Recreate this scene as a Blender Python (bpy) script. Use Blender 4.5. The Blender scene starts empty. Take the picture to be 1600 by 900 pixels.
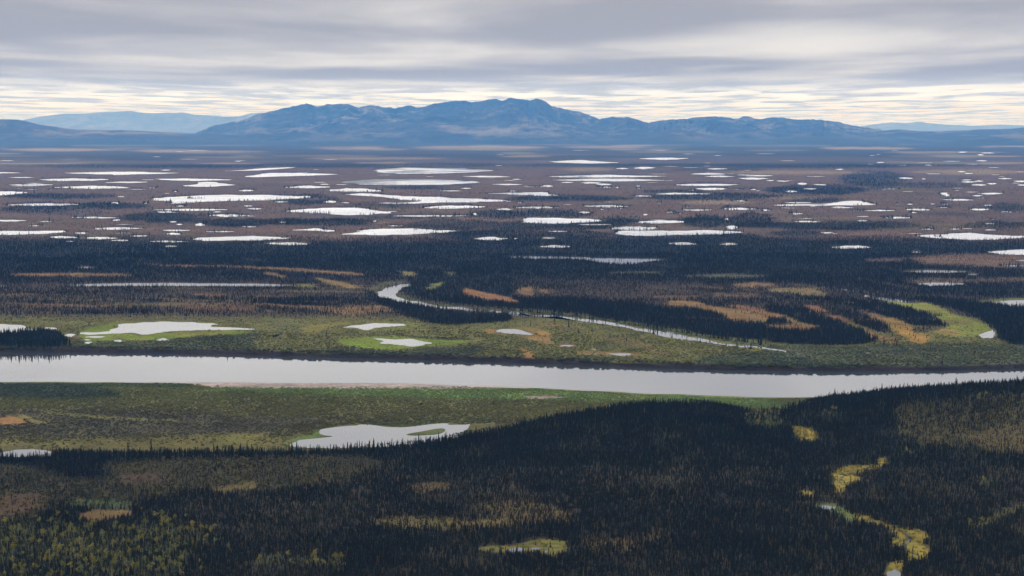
import bpy, math, random
import numpy as np

# ------------------------------------------------------------------ camera, sky, sun, exposure
S = bpy.context.scene
COL = S.collection
H = 420.0                       # camera height above the plain (m)
FPX = 2000.0                    # focal length in photo pixels (1600 wide)
PITCH = math.atan(245.0 / FPX)
cam_d = bpy.data.cameras.new("camera")
cam = bpy.data.objects.new("camera", cam_d)
COL.objects.link(cam)
cam.location = (0, 0, H)
cam.rotation_euler = (math.pi / 2 - PITCH, 0, 0)
cam_d.sensor_width = 36.0
cam_d.lens = 36.0 * FPX / 1600.0
cam_d.clip_start = 1.0
cam_d.clip_end = 600000.0
S.camera = cam

SUN_EL, SUN_AZ = math.radians(26), math.radians(-62)     # azimuth from +Y (view direction), negative = left
W = bpy.data.worlds.new("World")
S.world = W
W.use_nodes = True


def world_sky():
    nt = W.node_tree
    N, L = nt.nodes, nt.links
    N.clear()

    def nd(t, **kw):
        n = N.new(t)
        for k, v in kw.items():
            setattr(n, k, v)
        return n

    def m(op, a, b=None, c=None, clamp=False):
        n = nd('ShaderNodeMath', operation=op, use_clamp=clamp)
        for i, v in enumerate((a, b, c)):
            if v is None:
                continue
            if isinstance(v, (int, float)):
                n.inputs[i].default_value = v
            else:
                L.new(v, n.inputs[i])
        return n.outputs[0]

    def mr(v, a, b, c, d, smooth=True):
        n = nd('ShaderNodeMapRange', interpolation_type='SMOOTHSTEP' if smooth else 'LINEAR')
        L.new(v, n.inputs[0])
        for i, x in enumerate((a, b, c, d)):
            n.inputs[i + 1].default_value = x
        return n.outputs[0]

    def mix(f, a, b):
        n = nd('ShaderNodeMix', data_type='RGBA')
        for s_, v in ((n.inputs[0], f), (n.inputs[6], a), (n.inputs[7], b)):
            if isinstance(v, (int, float)):
                s_.default_value = v
            elif isinstance(v, tuple):
                s_.default_value = (*v, 1)
            else:
                L.new(v, s_)
        return n.outputs[2]

    sky = nd('ShaderNodeTexSky', sky_type='NISHITA')
    sky.sun_disc = False
    sky.sun_elevation = SUN_EL
    sky.sun_rotation = SUN_AZ
    tc = nd('ShaderNodeTexCoord')
    sep = nd('ShaderNodeSeparateXYZ')
    L.new(tc.outputs['Generated'], sep.inputs[0])
    x, y, z = sep.outputs
    # the cloud deck is a flat sheet overhead: each direction meets it at (x/z, y/z)
    zz = m('ADD', m('MAXIMUM', z, 0.0), 0.0035)
    comb = nd('ShaderNodeCombineXYZ')
    L.new(m('DIVIDE', x, zz), comb.inputs[0])
    L.new(m('DIVIDE', y, zz), comb.inputs[1])

    def noise(scale, detail, rough, off=(0, 0, 0), sx=1.0, sy=1.0, dist=0.0):
        mp = nd('ShaderNodeMapping')
        mp.inputs['Location'].default_value = off
        mp.inputs['Scale'].default_value = (sx, sy, 1)
        L.new(comb.outputs[0], mp.inputs[0])
        n = nd('ShaderNodeTexNoise')
        n.inputs['Scale'].default_value = scale
        n.inputs['Detail'].default_value = detail
        n.inputs['Roughness'].default_value = rough
        n.inputs['Distortion'].default_value = dist
        L.new(mp.outputs[0], n.inputs['Vector'])
        return n.outputs[0]

    big = noise(0.20, 2.0, 0.5, (3.1, 7.7, 0), 0.95, 0.62, 0.4)        # broad dark and light bands
    med = noise(0.34, 4.0, 0.50, (11.3, 2.9, 0), 1.0, 0.60, 0.4)
    fine = noise(0.75, 6.0, 0.6, (5.3, 21.9, 0), 1.0, 0.42, 0.2)
    t = m('ADD', m('MULTIPLY', big, 0.50), m('ADD', m('MULTIPLY', med, 0.44), m('MULTIPLY', fine, 0.06)))
    # a dark front edge to the deck, a thinner belt behind it, a flat grey deck overhead
    t = m('SUBTRACT', t, m('MULTIPLY', m('MULTIPLY', mr(z, 0.033, 0.043, 0.0, 1.0), mr(z, 0.043, 0.054, 1.0, 0.0)), 0.055))
    t = m('ADD', t, m('MULTIPLY', m('MULTIPLY', mr(z, 0.048, 0.058, 0.0, 1.0), mr(z, 0.060, 0.074, 1.0, 0.0)), 0.035))
    t = m('SUBTRACT', t, m('MULTIPLY', mr(z, 0.066, 0.080, 0.0, 1.0), 0.045))
    # thinner, brighter cloud low over the horizon, thick grey deck above
    low = mr(z, 0.026, 0.046, 1.0, 0.0)
    t = m('ADD', t, m('MULTIPLY', low, 0.055))
    lit = mr(t, 0.40, 0.66, 0.0, 1.0)
    thin = m('MULTIPLY', mr(m('ADD', m('MULTIPLY', fine, 0.6), m('MULTIPLY', med, 0.4)), 0.43, 0.58, 0.0, 1.0), low)
    grey = mix(lit, (3.85, 3.7, 3.75), (8.3, 8.1, 7.9))
    grey = mix(m('MULTIPLY', low, 0.80), grey, mix(thin, (6.3, 6.7, 7.9), (13.0, 13.6, 14.8)))
    up = mr(z, 0.10, 0.7, 0.0, 1.0)
    mid = mr(z, 0.098, 0.155, 0.0, 1.0)
    grey = mix(m('MULTIPLY', mid, 0.85), grey, mix(mr(med, 0.38, 0.62, 0.0, 1.0), (9.0, 9.0, 9.8), (13.0, 13.0, 13.6)))
    grey = mix(up, grey, (12.5, 12.4, 13.0))
    cover = m('SUBTRACT', 1.0, m('MULTIPLY', mr(m('SUBTRACT', 1.0, fine), 0.56, 0.68, 0.0, 0.55), low))
    colr = mix(cover, sky.outputs[0], grey)
    bg = nd('ShaderNodeBackground')
    bg.inputs['Strength'].default_value = 0.1
    L.new(colr, bg.inputs['Color'])
    out = nd('ShaderNodeOutputWorld')
    L.new(bg.outputs[0], out.inputs['Surface'])


world_sky()

sun_d = bpy.data.lights.new("sun", 'SUN')
sun_d.energy = 1.3
sun_d.angle = math.radians(12)
sun_d.color = (1.0, 0.94, 0.84)
sun = bpy.data.objects.new("sun", sun_d)
COL.objects.link(sun)
_dir = (math.sin(SUN_AZ) * math.cos(SUN_EL), math.cos(SUN_AZ) * math.cos(SUN_EL), math.sin(SUN_EL))
from mathutils import Vector
sun.rotation_euler = Vector(_dir).to_track_quat('Z', 'Y').to_euler()
sun.location = (0, 0, 3000)

S.view_settings.view_transform = 'Standard'
S.view_settings.look = 'None'
S.view_settings.exposure = 0.0
S.view_settings.gamma = 1.0
S.view_settings.use_curve_mapping = False
S.render.engine = 'CYCLES'
S.cycles.use_denoising = True
S.cycles.max_bounces = 6
S.cycles.diffuse_bounces = 2
S.cycles.glossy_bounces = 3
S.cycles.volume_bounces = 1
S.cycles.sample_clamp_indirect = 6.0

HAZE_DENSITY = 1.75e-5
HAZE_COLOR = (0.09, 0.38, 1.0)

# ------------------------------------------------------------------ helpers
rng = np.random.default_rng(7)
CP, SP = math.cos(PITCH), math.sin(PITCH)


def project(X, Y, Z):
    """world point -> photo pixel"""
    d = Z - H
    dep = Y * CP - d * SP
    up = Y * SP + d * CP
    return 800 + FPX * X / dep, 450 - FPX * up / dep


def unproject(px, py, z=0.0):
    """photo pixel -> point on the level plane z"""
    u = (np.asarray(px, float) - 800) / FPX
    v = (450 - np.asarray(py, float)) / FPX
    dx, dy, dz = u, CP + v * SP, -SP + v * CP
    t = (z - H) / dz
    return dx * t, dy * t


def hash2(ix, iy, seed):
    h = (ix.astype(np.int64) * 374761393 + iy.astype(np.int64) * 668265263 + seed * 1442695041) & 0xffffffff
    h = ((h ^ (h >> 13)) * 1274126177) & 0xffffffff
    return ((h ^ (h >> 16)) & 0xffff) / 65535.0


def vnoise(x, y, seed=0):
    x, y = np.broadcast_arrays(np.asarray(x, float), np.asarray(y, float))
    ix, iy = np.floor(x), np.floor(y)
    fx, fy = x - ix, y - iy
    fx = fx * fx * fx * (fx * (fx * 6 - 15) + 10)
    fy = fy * fy * fy * (fy * (fy * 6 - 15) + 10)
    a = hash2(ix, iy, seed)
    b = hash2(ix + 1, iy, seed)
    c = hash2(ix, iy + 1, seed)
    d = hash2(ix + 1, iy + 1, seed)
    return (a + (b - a) * fx) * (1 - fy) + (c + (d - c) * fx) * fy


def fbm(x, y, seed=0, oct=4, gain=0.5):
    s = 0
    a = 1.0
    tot = 0
    for o in range(oct):
        # rotate each octave so that no grid direction shows
        ca, sa = math.cos(0.7 * o + 0.4), math.sin(0.7 * o + 0.4)
        s = s + a * vnoise((x * ca - y * sa) * 2 ** o, (x * sa + y * ca) * 2 ** o, seed + o * 17)
        tot += a
        a *= gain
    return s / tot


def sstep(a, b, x):
    t = np.clip((x - a) / (b - a), 0, 1)
    return t * t * (3 - 2 * t)


def mesh_obj(name, verts, faces=None, mat=None, parent=None, smooth=False):
    me = bpy.data.meshes.new(name)
    me.from_pydata([tuple(v) for v in verts], [], faces or [])
    if smooth:
        me.polygons.foreach_set('use_smooth', [True] * len(me.polygons))
    if mat:
        me.materials.append(mat)
    me.update()
    o = bpy.data.objects.new(name, me)
    COL.objects.link(o)
    if parent:
        o.parent = parent
    return o


def grid_mesh(name, X, Y, Z, mat, smooth=True):
    nr, nc = X.shape
    co = np.stack([X, Y, Z], -1).reshape(-1, 3).astype(np.float32)
    idx = np.arange(nr * nc).reshape(nr, nc)
    q = np.stack([idx[:-1, :-1], idx[:-1, 1:], idx[1:, 1:], idx[1:, :-1]], -1).reshape(-1, 4).astype(np.int32)
    me = bpy.data.meshes.new(name)
    me.vertices.add(len(co))
    me.vertices.foreach_set('co', co.ravel())
    me.loops.add(q.size)
    me.loops.foreach_set('vertex_index', q.ravel())
    me.polygons.add(len(q))
    me.polygons.foreach_set('loop_start', np.arange(0, q.size, 4, dtype=np.int32))
    me.polygons.foreach_set('use_smooth', np.full(len(q), smooth))
    me.materials.append(mat)
    me.update(calc_edges=True)
    o = bpy.data.objects.new(name, me)
    COL.objects.link(o)
    return o


def set_color(me, name, rgb):
    a = me.attributes.new(name, 'FLOAT_COLOR', 'POINT')
    c = np.ones((len(rgb), 4), np.float32)
    c[:, :3] = rgb
    a.data.foreach_set('color', c.ravel())


def tag(o, label=None, cat=None, group=None, kind=None):
    if label: o['label'] = label
    if cat: o['category'] = cat
    if group: o['group'] = group
    if kind: o['kind'] = kind
    return o


class Mat:
    """small node-building helper"""

    def __init__(self, name):
        self.m = bpy.data.materials.new(name)
        self.m.use_nodes = True
        self.nt = self.m.node_tree
        self.N, self.L = self.nt.nodes, self.nt.links
        self.N.clear()
        self.out = self.nd('ShaderNodeOutputMaterial')

    def nd(self, t, **kw):
        n = self.N.new(t)
        for k, v in kw.items():
            setattr(n, k, v)
        return n

    def put(self, s, v):
        if isinstance(v, (int, float)):
            s.default_value = v
        elif isinstance(v, tuple):
            s.default_value = (*v, 1) if len(s.default_value) == 4 and len(v) == 3 else v
        else:
            self.L.new(v, s)

    def noise(self, vec, scale, detail=4.0, rough=0.55):
        n = self.nd('ShaderNodeTexNoise')
        self.L.new(vec, n.inputs['Vector'])
        n.inputs['Scale'].default_value = scale
        n.inputs['Detail'].default_value = detail
        n.inputs['Roughness'].default_value = rough
        return n.outputs[0]

    def mr(self, v, a, b, c, d):
        n = self.nd('ShaderNodeMapRange')
        self.put(n.inputs[0], v)
        for i, x in enumerate((a, b, c, d)):
            n.inputs[i + 1].default_value = x
        return n.outputs[0]

    def math(self, op, a, b=0.0):
        n = self.nd('ShaderNodeMath', operation=op)
        self.put(n.inputs[0], a)
        self.put(n.inputs[1], b)
        return n.outputs[0]

    def mix(self, f, a, b, blend='MIX'):
        n = self.nd('ShaderNodeMix', data_type='RGBA', blend_type=blend)
        self.put(n.inputs[0], f)
        self.put(n.inputs[6], a)
        self.put(n.inputs[7], b)
        return n.outputs[2]

    def principled(self, color, rough=0.9, spec=0.2):
        p = self.nd('ShaderNodeBsdfPrincipled')
        self.put(p.inputs['Base Color'], color)
        self.put(p.inputs['Roughness'], rough)
        p.inputs['Specular IOR Level'].default_value = spec
        self.L.new(p.outputs[0], self.out.inputs['Surface'])
        return p

    def pos(self):
        return self.nd('ShaderNodeNewGeometry').outputs['Position']


# ------------------------------------------------------------------ materials
def mat_ground():
    M = Mat('tundra ground')
    at = M.nd('ShaderNodeAttribute', attribute_name='cover')
    p = M.pos()
    fine = M.noise(p, 0.16, 5.0, 0.65)
    mid = M.noise(p, 0.022, 5.0, 0.6)
    big = M.noise(p, 0.0035, 4.0, 0.6)
    v = M.math('MULTIPLY', M.mr(fine, 0.3, 0.7, 0.62, 1.38), M.mr(mid, 0.3, 0.7, 0.68, 1.32))
    v = M.math('MULTIPLY', v, M.mr(big, 0.3, 0.7, 0.8, 1.2))
    cv = M.nd('ShaderNodeCombineColor')
    for i in range(3):
        M.L.new(v, cv.inputs[i])
    c = M.mix(1.0, at.outputs['Color'], cv.outputs[0], 'MULTIPLY')
    hue = M.noise(p, 0.06, 3.0, 0.6)
    c = M.mix(M.mr(hue, 0.5, 0.72, 0.0, 0.5), c, M.mix(1.0, c, (1.25, 0.95, 0.7), 'MULTIPLY'))
    c = M.mix(M.mr(hue, 0.5, 0.28, 0.0, 0.5), c, M.mix(1.0, c, (0.75, 1.0, 0.85), 'MULTIPLY'))
    pr = M.principled(c, 0.95, 0.1)
    b = M.nd('ShaderNodeBump')
    b.inputs['Strength'].default_value = 0.5
    b.inputs['Distance'].default_value = 1.5
    M.L.new(fine, b.inputs['Height'])
    M.L.new(b.outputs[0], pr.inputs['Normal'])
    return M.m


def mat_mountain(name, a, b, pale, forest, zlo, zhi):
    """dark steep rock, brown heath, pale lichen with sunlit patches painted in on the gentle ground, wood low down"""
    M = Mat(name)
    p = M.pos()
    sep = M.nd('ShaderNodeSeparateXYZ')
    M.L.new(p, sep.inputs[0])
    nrm = M.nd('ShaderNodeSeparateXYZ')
    M.L.new(M.nd('ShaderNodeNewGeometry').outputs['Normal'], nrm.inputs[0])
    n1 = M.noise(p, 0.00035, 6.0, 0.62)
    n2 = M.noise(p, 0.0012, 6.0, 0.68)
    n3 = M.noise(p, 0.006, 4.0, 0.65)
    c = M.mix(M.mr(n2, 0.40, 0.60, 0, 1), a, b)
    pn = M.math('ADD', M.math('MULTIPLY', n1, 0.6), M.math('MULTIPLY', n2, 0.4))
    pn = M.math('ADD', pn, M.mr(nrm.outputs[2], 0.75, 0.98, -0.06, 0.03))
    c = M.mix(M.mr(pn, 0.525, 0.62, 0.0, 0.75), c, pale)  # pale heath doubles as sun patches painted in; slopes kept dark for cloud shade
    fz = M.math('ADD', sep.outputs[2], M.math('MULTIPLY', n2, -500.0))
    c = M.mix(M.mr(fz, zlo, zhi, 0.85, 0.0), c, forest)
    c = M.mix(M.mr(n3, 0.40, 0.62, 0.0, 0.55), c, M.mix(1.0, c, (0.5, 0.5, 0.52), 'MULTIPLY'))
    M.principled(c, 0.95, 0.1)
    return M.m


def mat_water(name, r0, r1, chop, w0=0.53, w1=0.66, top=0.66):
    """calm or wind-rippled water: the ripples are finer than a pixel, so they act as roughness"""
    M = Mat(name)
    pt = M.noise(M.pos(), 0.0022, 4.0, 0.6)
    rough = M.mr(pt, 0.35, 0.7, r0, r1)
    fr = M.nd('ShaderNodeFresnel')
    fr.inputs['IOR'].default_value = 1.33
    gl = M.nd('ShaderNodeBsdfGlossy')
    gl.inputs['Color'].default_value = (1, 1, 1, 1)
    M.put(gl.inputs['Roughness'], rough)
    df = M.nd('ShaderNodeBsdfDiffuse')
    df.inputs['Color'].default_value = (0.035, 0.045, 0.05, 1)
    mx = M.nd('ShaderNodeMixShader')
    wind = M.noise(M.pos(), 0.0011, 5.0, 0.6)
    M.put(mx.inputs[0], M.math('MULTIPLY', M.mr(fr.outputs[0], 0.0, top, 0.03, 1.0), M.mr(wind, w0, w1, 1.0, chop)))
    M.L.new(df.outputs[0], mx.inputs[1])
    M.L.new(gl.outputs[0], mx.inputs[2])
    M.L.new(mx.outputs[0], M.out.inputs['Surface'])
    return M.m


def mat_leaf(name, rough=0.8, spread=0.35):
    """foliage: the tint comes from the tree itself (custom property or instance attribute)"""
    M = Mat(name)
    at = M.nd('ShaderNodeAttribute', attribute_name='tint')
    at.attribute_type = 'INSTANCER'
    inf = M.nd('ShaderNodeObjectInfo')
    v = M.mr(inf.outputs['Random'], 0, 1, 1 - spread, 1 + spread)
    p = M.pos()
    n = M.noise(p, 0.8, 2.0, 0.5)
    v = M.math('MULTIPLY', v, M.mr(n, 0.3, 0.7, 0.75, 1.25))
    cv = M.nd('ShaderNodeCombineColor')
    for i in range(3):
        M.L.new(v, cv.inputs[i])
    c = M.mix(1.0, at.outputs['Color'], cv.outputs[0], 'MULTIPLY')
    M.principled(c, rough, 0.15)
    return M.m


def mat_bark(name, col):
    M = Mat(name)
    n = M.noise(M.pos(), 3.0, 3.0, 0.6)
    M.principled(M.mix(M.mr(n, 0.3, 0.7, 0, 1), col, tuple(x * 0.55 for x in col)), 0.9, 0.1)
    return M.m


M_PEAT = mat_water('peaty creek water', 0.15, 0.12, 0.3, 0.05, 0.1, 2.5)
M_CHOP = mat_water('wind-darkened water', 0.16, 0.30, 0.32, 0.44, 0.56)
M_GROUND, M_WATER, M_RIPPLE = mat_ground(), mat_water('still water', 0.03, 0.09, 0.9, top=0.77), mat_water('rippled water', 0.20, 0.32, 0.75)
M_SPRUCE, M_BIRCH, M_SHRUB = mat_leaf('spruce needles'), mat_leaf('birch leaves', 0.7, 0.25), mat_leaf('willow leaves', 0.75, 0.3)
M_BARK, M_PALEBARK = mat_bark('spruce bark', (0.09, 0.07, 0.055)), mat_bark('birch bark', (0.45, 0.43, 0.39))

# ------------------------------------------------------------------ the river's two shores, then the ground's height
FAR = [(-700, 556), (-300, 553), (0, 551.5), (104, 551), (200, 551.8), (300, 553.5), (400, 556), (500, 559), (600, 561.5), (700, 564.5), (800, 567.5),
       (900, 571), (1000, 574.5), (1100, 578), (1200, 580.3), (1300, 581), (1400, 580.5), (1500, 579), (1600, 577), (1900, 572), (2300, 566)]
NEAR = [(-700, 602), (-300, 598), (0, 597.7), (100, 597.7), (200, 598), (300, 598.6), (400, 599), (500, 599), (600, 599.3), (700, 602),
        (800, 605.5), (870, 608.5), (933, 612), (1000, 615), (1067, 617.5), (1120, 619), (1200, 621.5), (1300, 622), (1400, 620), (1600, 616), (1900, 610), (2300, 604)]
ZW = -6.0
_ss = np.linspace(-0.75, 0.75, 600)


def shore(pl):
    px = np.linspace(pl[0][0], pl[-1][0], 800)
    py = np.interp(px, [p[0] for p in pl], [p[1] for p in pl])
    k = np.hanning(41)
    k /= k.sum()
    py = np.convolve(np.pad(py, 20, mode='edge'), k, 'valid')
    X, Y = unproject(px, py, ZW)
    return np.interp(_ss, X / Y, Y)


YFAR, YNEAR = shore(FAR), shore(NEAR)
FLAT = []       # level spots for ponds on the slopes: (x, y, radius, z)


def hills(X, Y):
    wig = fbm(X / 130, Y / 130, 5, 3) - 0.5
    dl = np.where(X < 225, (X - 225) / 190, (X - 225) / 112)
    gl = np.where(Y < 1830, np.exp(-((1830 - Y) / 430) ** 2), np.exp(-((Y - 1830) / 62) ** 2))
    zl = 31 * np.exp(-dl ** 2) * gl * sstep(-75, 40, X + (1850 - Y) * 0.12)
    zr = np.interp(X, [330, 365, 400, 462, 555, 740, 1000, 1500], [0, 2, 8, 23, 38, 53, 60, 60])
    gr = np.where(Y < 1850, np.exp(-((1850 - Y) / 480) ** 2), np.exp(-((Y - 1850) / 75) ** 2))
    near = 9 * sstep(1640, 1300, Y)
    und = 7 * (fbm(X / 260, Y / 260, 9, 3) - 0.5) * sstep(1660, 1480, Y)
    return zl + zr * gr + near + und + wig * 0.12 * (zl + zr * gr)


def terrain(X, Y):
    X, Y = np.asarray(X, float), np.asarray(Y, float)
    s = X / np.maximum(Y, 1.0)
    yf, yn = np.interp(s, _ss, YFAR), np.interp(s, _ss, YNEAR)
    wf = (fbm(X / 45, Y / 45, 3, 3) - 0.5) * 9
    d = Y - yf + wf                                   # beyond the far shore: a cut bank
    e = yn - Y + (fbm(X / 60, Y / 60, 4, 3) - 0.5) * 9   # before the near shore: a low gravel shore
    zf = -9.5 + 10.3 * sstep(-9, 15, d) - 0.8 * sstep(16, 90, d)
    zn = -9.5 + 9.5 * sstep(-62, 78, e)
    z = np.where(Y > 0.5 * (yf + yn), zf, zn)
    z = z + hills(X, Y)
    for (cx, cy, r, fz) in FLAT:
        w = sstep(2.0 * r, 1.05 * r, np.hypot(X - cx, (Y - cy) * 0.55))
        z = z * (1 - w) + fz * w
    return z


def on_ground(px, py):
    """photo pixel -> point on the real ground (ray march)"""
    u, v = (px - 800) / FPX, (450 - py) / FPX
    d = np.array([u, CP + v * SP, -SP + v * CP])
    t = np.linspace(800, 2600, 3000) / d[1]
    zz = H + d[2] * t
    tz = terrain(d[0] * t, d[1] * t)
    hit = np.argmax(zz <= tz)
    if zz[hit] > tz[hit]:
        X, Y = unproject(px, py, 0)
        return float(X), float(Y), 0.0
    return float(d[0] * t[hit]), float(d[1] * t[hit]), float(tz[hit])


# ------------------------------------------------------------------ what covers the ground: painted as areas, read back per world point
Y0, Y1, NXP = 205, 905, 1600
GY, GX = np.mgrid[Y0:Y1, 0:NXP].astype(float)
GX += 0.5
GY += 0.5


def blur(a, k):
    if k < 0.4:
        return a
    r = int(max(1, round(2.2 * k)))
    w = np.exp(-0.5 * (np.arange(-r, r + 1) / k) ** 2)
    w /= w.sum()
    out = np.zeros_like(a)
    p = np.pad(a, ((r, r), (0, 0)), mode='edge')
    for i in range(2 * r + 1):
        out += w[i] * p[i:i + a.shape[0]]
    return out


def soften(a, kx, ky):
    return blur(blur(a, ky).T, kx).T


def poly_mask(pts, fx=2.0, fy=1.0):
    """returns (slice_y, slice_x, mask) over the polygon's box"""
    xs, ys = [p[0] for p in pts], [p[1] for p in pts]
    mx, my = int(3 * fx) + 3, int(3 * fy) + 3
    x0, x1 = max(0, int(min(xs)) - mx), min(NXP, int(max(xs)) + mx + 1)
    y0, y1 = max(0, int(min(ys)) - Y0 - my), min(Y1 - Y0, int(max(ys)) - Y0 + my + 1)
    if x1 <= x0 or y1 <= y0:
        return None
    gx, gy = GX[y0:y1, x0:x1], GY[y0:y1, x0:x1]
    acc = np.zeros(gx.shape)
    for oy in (-0.33, 0.0, 0.33):
        ins = np.zeros(gx.shape, bool)
        n = len(pts)
        for i in range(n):
            ax, ay = pts[i]
            bx, by = pts[(i + 1) % n]
            if ay == by:
                continue
            c = ((ay > gy + oy) != (by > gy + oy)) & (gx < (bx - ax) * (gy + oy - ay) / (by - ay) + ax)
            ins ^= c
        acc += ins / 3.0
    return slice(y0, y1), slice(x0, x1), soften(acc, fx, fy)


COV = np.zeros((Y1 - Y0, NXP, 3))      # bare ground and low plants: albedo, cloud shadow roughly mixed into the tone
TREE = np.zeros((Y1 - Y0, NXP))        # spruce cover 0..1
BUSH = np.zeros((Y1 - Y0, NXP))        # willow scrub 0..1
LEAF = np.zeros((Y1 - Y0, NXP))        # birch share 0..1
WARM = np.zeros((Y1 - Y0, NXP))        # brownish spruce tint 0..1


def paint(pts, col=None, tree=None, bush=None, leaf=None, warm=None, a=1.0, fx=3.0, fy=1.2):
    r = poly_mask(pts, fx, fy)
    if r is None:
        return
    sy, sx, mk = r
    mk = mk * a
    if col is not None:
        COV[sy, sx] = COV[sy, sx] * (1 - mk[..., None]) + np.array(col) * mk[..., None]
    for arr, v in ((TREE, tree), (BUSH, bush), (LEAF, leaf), (WARM, warm)):
        if v is not None:
            arr[sy, sx] = arr[sy, sx] * (1 - mk) + v * mk


def band(x0, x1, ya, yb, slope=0.0):
    """a lens-shaped strip from x0 to x1"""
    n = 14
    t = np.linspace(0, 1, n)
    w = np.sin(np.pi * t) ** 0.6
    yc = (ya + yb) / 2 + slope * (t - 0.5)
    h = (yb - ya) / 2
    jit = rng.uniform(-0.25, 0.25, (2, n))
    up = [(x0 + (x1 - x0) * t[i], yc[i] - h * w[i] * (1 + jit[0, i])) for i in range(n)]
    lo = [(x0 + (x1 - x0) * t[i], yc[i] + h * w[i] * (1 + jit[1, i])) for i in range(n)]
    return up + lo[::-1]


def zp(x0, y0, sc, pts):
    return [(x0 + a / sc, y0 + b / sc) for a, b in pts]


TUNDRA, RUST, DARK = (0.090, 0.057, 0.043), (0.17, 0.085, 0.036), (0.016, 0.018, 0.019)
OLIVE, GREEN, GOLD = (0.104, 0.100, 0.030), (0.125, 0.165, 0.020), (0.19, 0.135, 0.030)
BROWN, MUD, SAND = (0.038, 0.028, 0.021), (0.022, 0.018, 0.017), (0.30, 0.245, 0.215)

rows = [(205, (0.032, 0.034, 0.034)), (236, (0.034, 0.034, 0.033)), (250, (0.062, 0.050, 0.046)), (262, TUNDRA), (372, TUNDRA), (382, (0.022, 0.021, 0.021)), (432, (0.022, 0.020, 0.019)), (445, BROWN),
        (490, (0.050, 0.038, 0.024)), (502, OLIVE), (545, OLIVE), (556, OLIVE), (600, (0.108, 0.118, 0.038)), (640, (0.098, 0.091, 0.032)), (668, (0.080, 0.072, 0.028)),
        (690, (0.085, 0.075, 0.026)), (706, (0.060, 0.052, 0.026)), (716, (0.040, 0.034, 0.021)), (905, (0.032, 0.028, 0.018))]
ry = np.array([r[0] for r in rows], float)
for c_ in range(3):
    COV[..., c_] = np.interp(GY, ry, [r[1][c_] for r in rows])
TREE[:] = np.interp(GY, [205, 250, 262, 366, 380, 432, 446, 488, 498, 704, 708, 905], [0.3, 0.22, 0.10, 0.12, 0.9, 0.85, 0.55, 0.35, 0.0, 0.0, 0.75, 0.95])
BUSH[:] = np.interp(GY, [205, 488, 505, 530, 556, 600, 612, 660, 684, 702, 712, 760, 905], [0, 0, 0.25, 0.5, 0.75, 0.95, 0.9, 0.75, 0.4, 0.25, 0.3, 0.3, 0.3])
WARM[:] = np.interp(GY, [205, 400, 450, 520, 720, 780, 905], [0, 0.1, 0.5, 0.3, 0.1, 0.32, 0.36])

# --- far plain: strips of spruce and heath
for (x0, x1, ya, yb, dn) in [
    (0, 1600, 256, 262, .5), (0, 600, 258, 263, .7), (380, 790, 254, 258, .7), (800, 1600, 256, 260, .5), (0, 1000, 240, 251, .45), (1100, 1600, 238, 246, .4),
    (1120, 1420, 258, 264, .7), (0, 190, 303, 311, .8), (0, 120, 321, 334, .8), (90, 235, 317, 327, .8), (60, 180, 330, 336, .4), (185, 335, 333, 348, .75), (300, 430, 342, 355, .85),
    (390, 600, 342, 353, .8), (430, 535, 304, 320, .8), (540, 660, 317, 324, .6), (600, 660, 319, 329, .7), (725, 830, 329, 343, .8), (560, 700, 336, 343, .55),
    (790, 990, 306, 316, .8), (985, 1230, 302, 313, .85), (795, 930, 329, 342, .8), (930, 1000, 339, 351, .85), (1060, 1140, 337, 357, .9), (1135, 1215, 333, 358, .9), (780, 980, 343, 362, .75),
    (1190, 1360, 289, 306, .8), (1310, 1420, 266, 294, .85), (1360, 1540, 286, 294, .75), (1225, 1320, 309, 318, .7), (1180, 1450, 346, 360, .8), (1200, 1285, 361, 370, .75), (1500, 1610, 347, 360, .75),
    (1540, 1610, 318, 331, .6), (1410, 1610, 378, 393, .85), (540, 760, 280, 293, .4), (600, 700, 290, 297, .6), (1000, 1110, 297, 303, .8), (860, 1040, 274, 280, .3), (230, 300, 338, 349, .6),
    (620, 820, 343, 372, .55), (950, 1200, 363, 382, .8), (700, 960, 356, 380, .75), (0, 420, 370, 384, .35), (1420, 1560, 332, 338, .3), (1040, 1200, 263, 268, .5)]:
    paint(band(x0, x1, ya, yb), DARK, tree=dn, a=min(1.0, 0.35 + dn * 0.7), fx=6, fy=1.0)
for k in range(150):                                           # heath patches between the lakes, rust, grey and dark
    yy = rng.uniform(246, 372)
    ww = rng.uniform(40, 260) * (0.5 + (yy - 230) / 200)
    xx = rng.uniform(-60, 1640)
    cc = [(0.125, 0.085, 0.06), (0.115, 0.072, 0.05), (0.05, 0.043, 0.04), (0.075, 0.058, 0.052), (0.095, 0.075, 0.042)][k % 5]
    paint(band(xx - ww / 2, xx + ww / 2, yy - 1.5 - yy / 260, yy + 1.5 + yy / 300, rng.uniform(-3, 3)), cc, a=rng.uniform(0.3, 0.75), fx=9, fy=1.2)
for (x0, x1, ya, yb) in [(880, 960, 262, 268), (1060, 1180, 313, 320), (1190, 1290, 308, 312), (1100, 1370, 267, 273), (1420, 1610, 265, 273), (0, 160, 232, 237), (500, 640, 232, 236), (640, 860, 228, 234),
                         (1010, 1050, 233, 236), (1290, 1330, 231, 234), (470, 700, 246, 250), (200, 330, 234, 238), (560, 610, 346, 350), (10, 210, 233, 236), (220, 420, 236, 239), (90, 160, 219, 221), (540, 600, 229, 233), (700, 830, 229.5, 232.5), (880, 1010, 229, 231), (940, 1010, 233, 235), (1350, 1420, 229, 231), (1530, 1560, 229, 231), (150, 420, 226, 228), (780, 860, 243, 246), (1460, 1600, 243, 247)]:
    paint(band(x0, x1, ya, yb), (0.26, 0.20, 0.13) if yb < 250 else (0.20, 0.145, 0.085), a=0.8, fx=7, fy=0.7)

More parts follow.
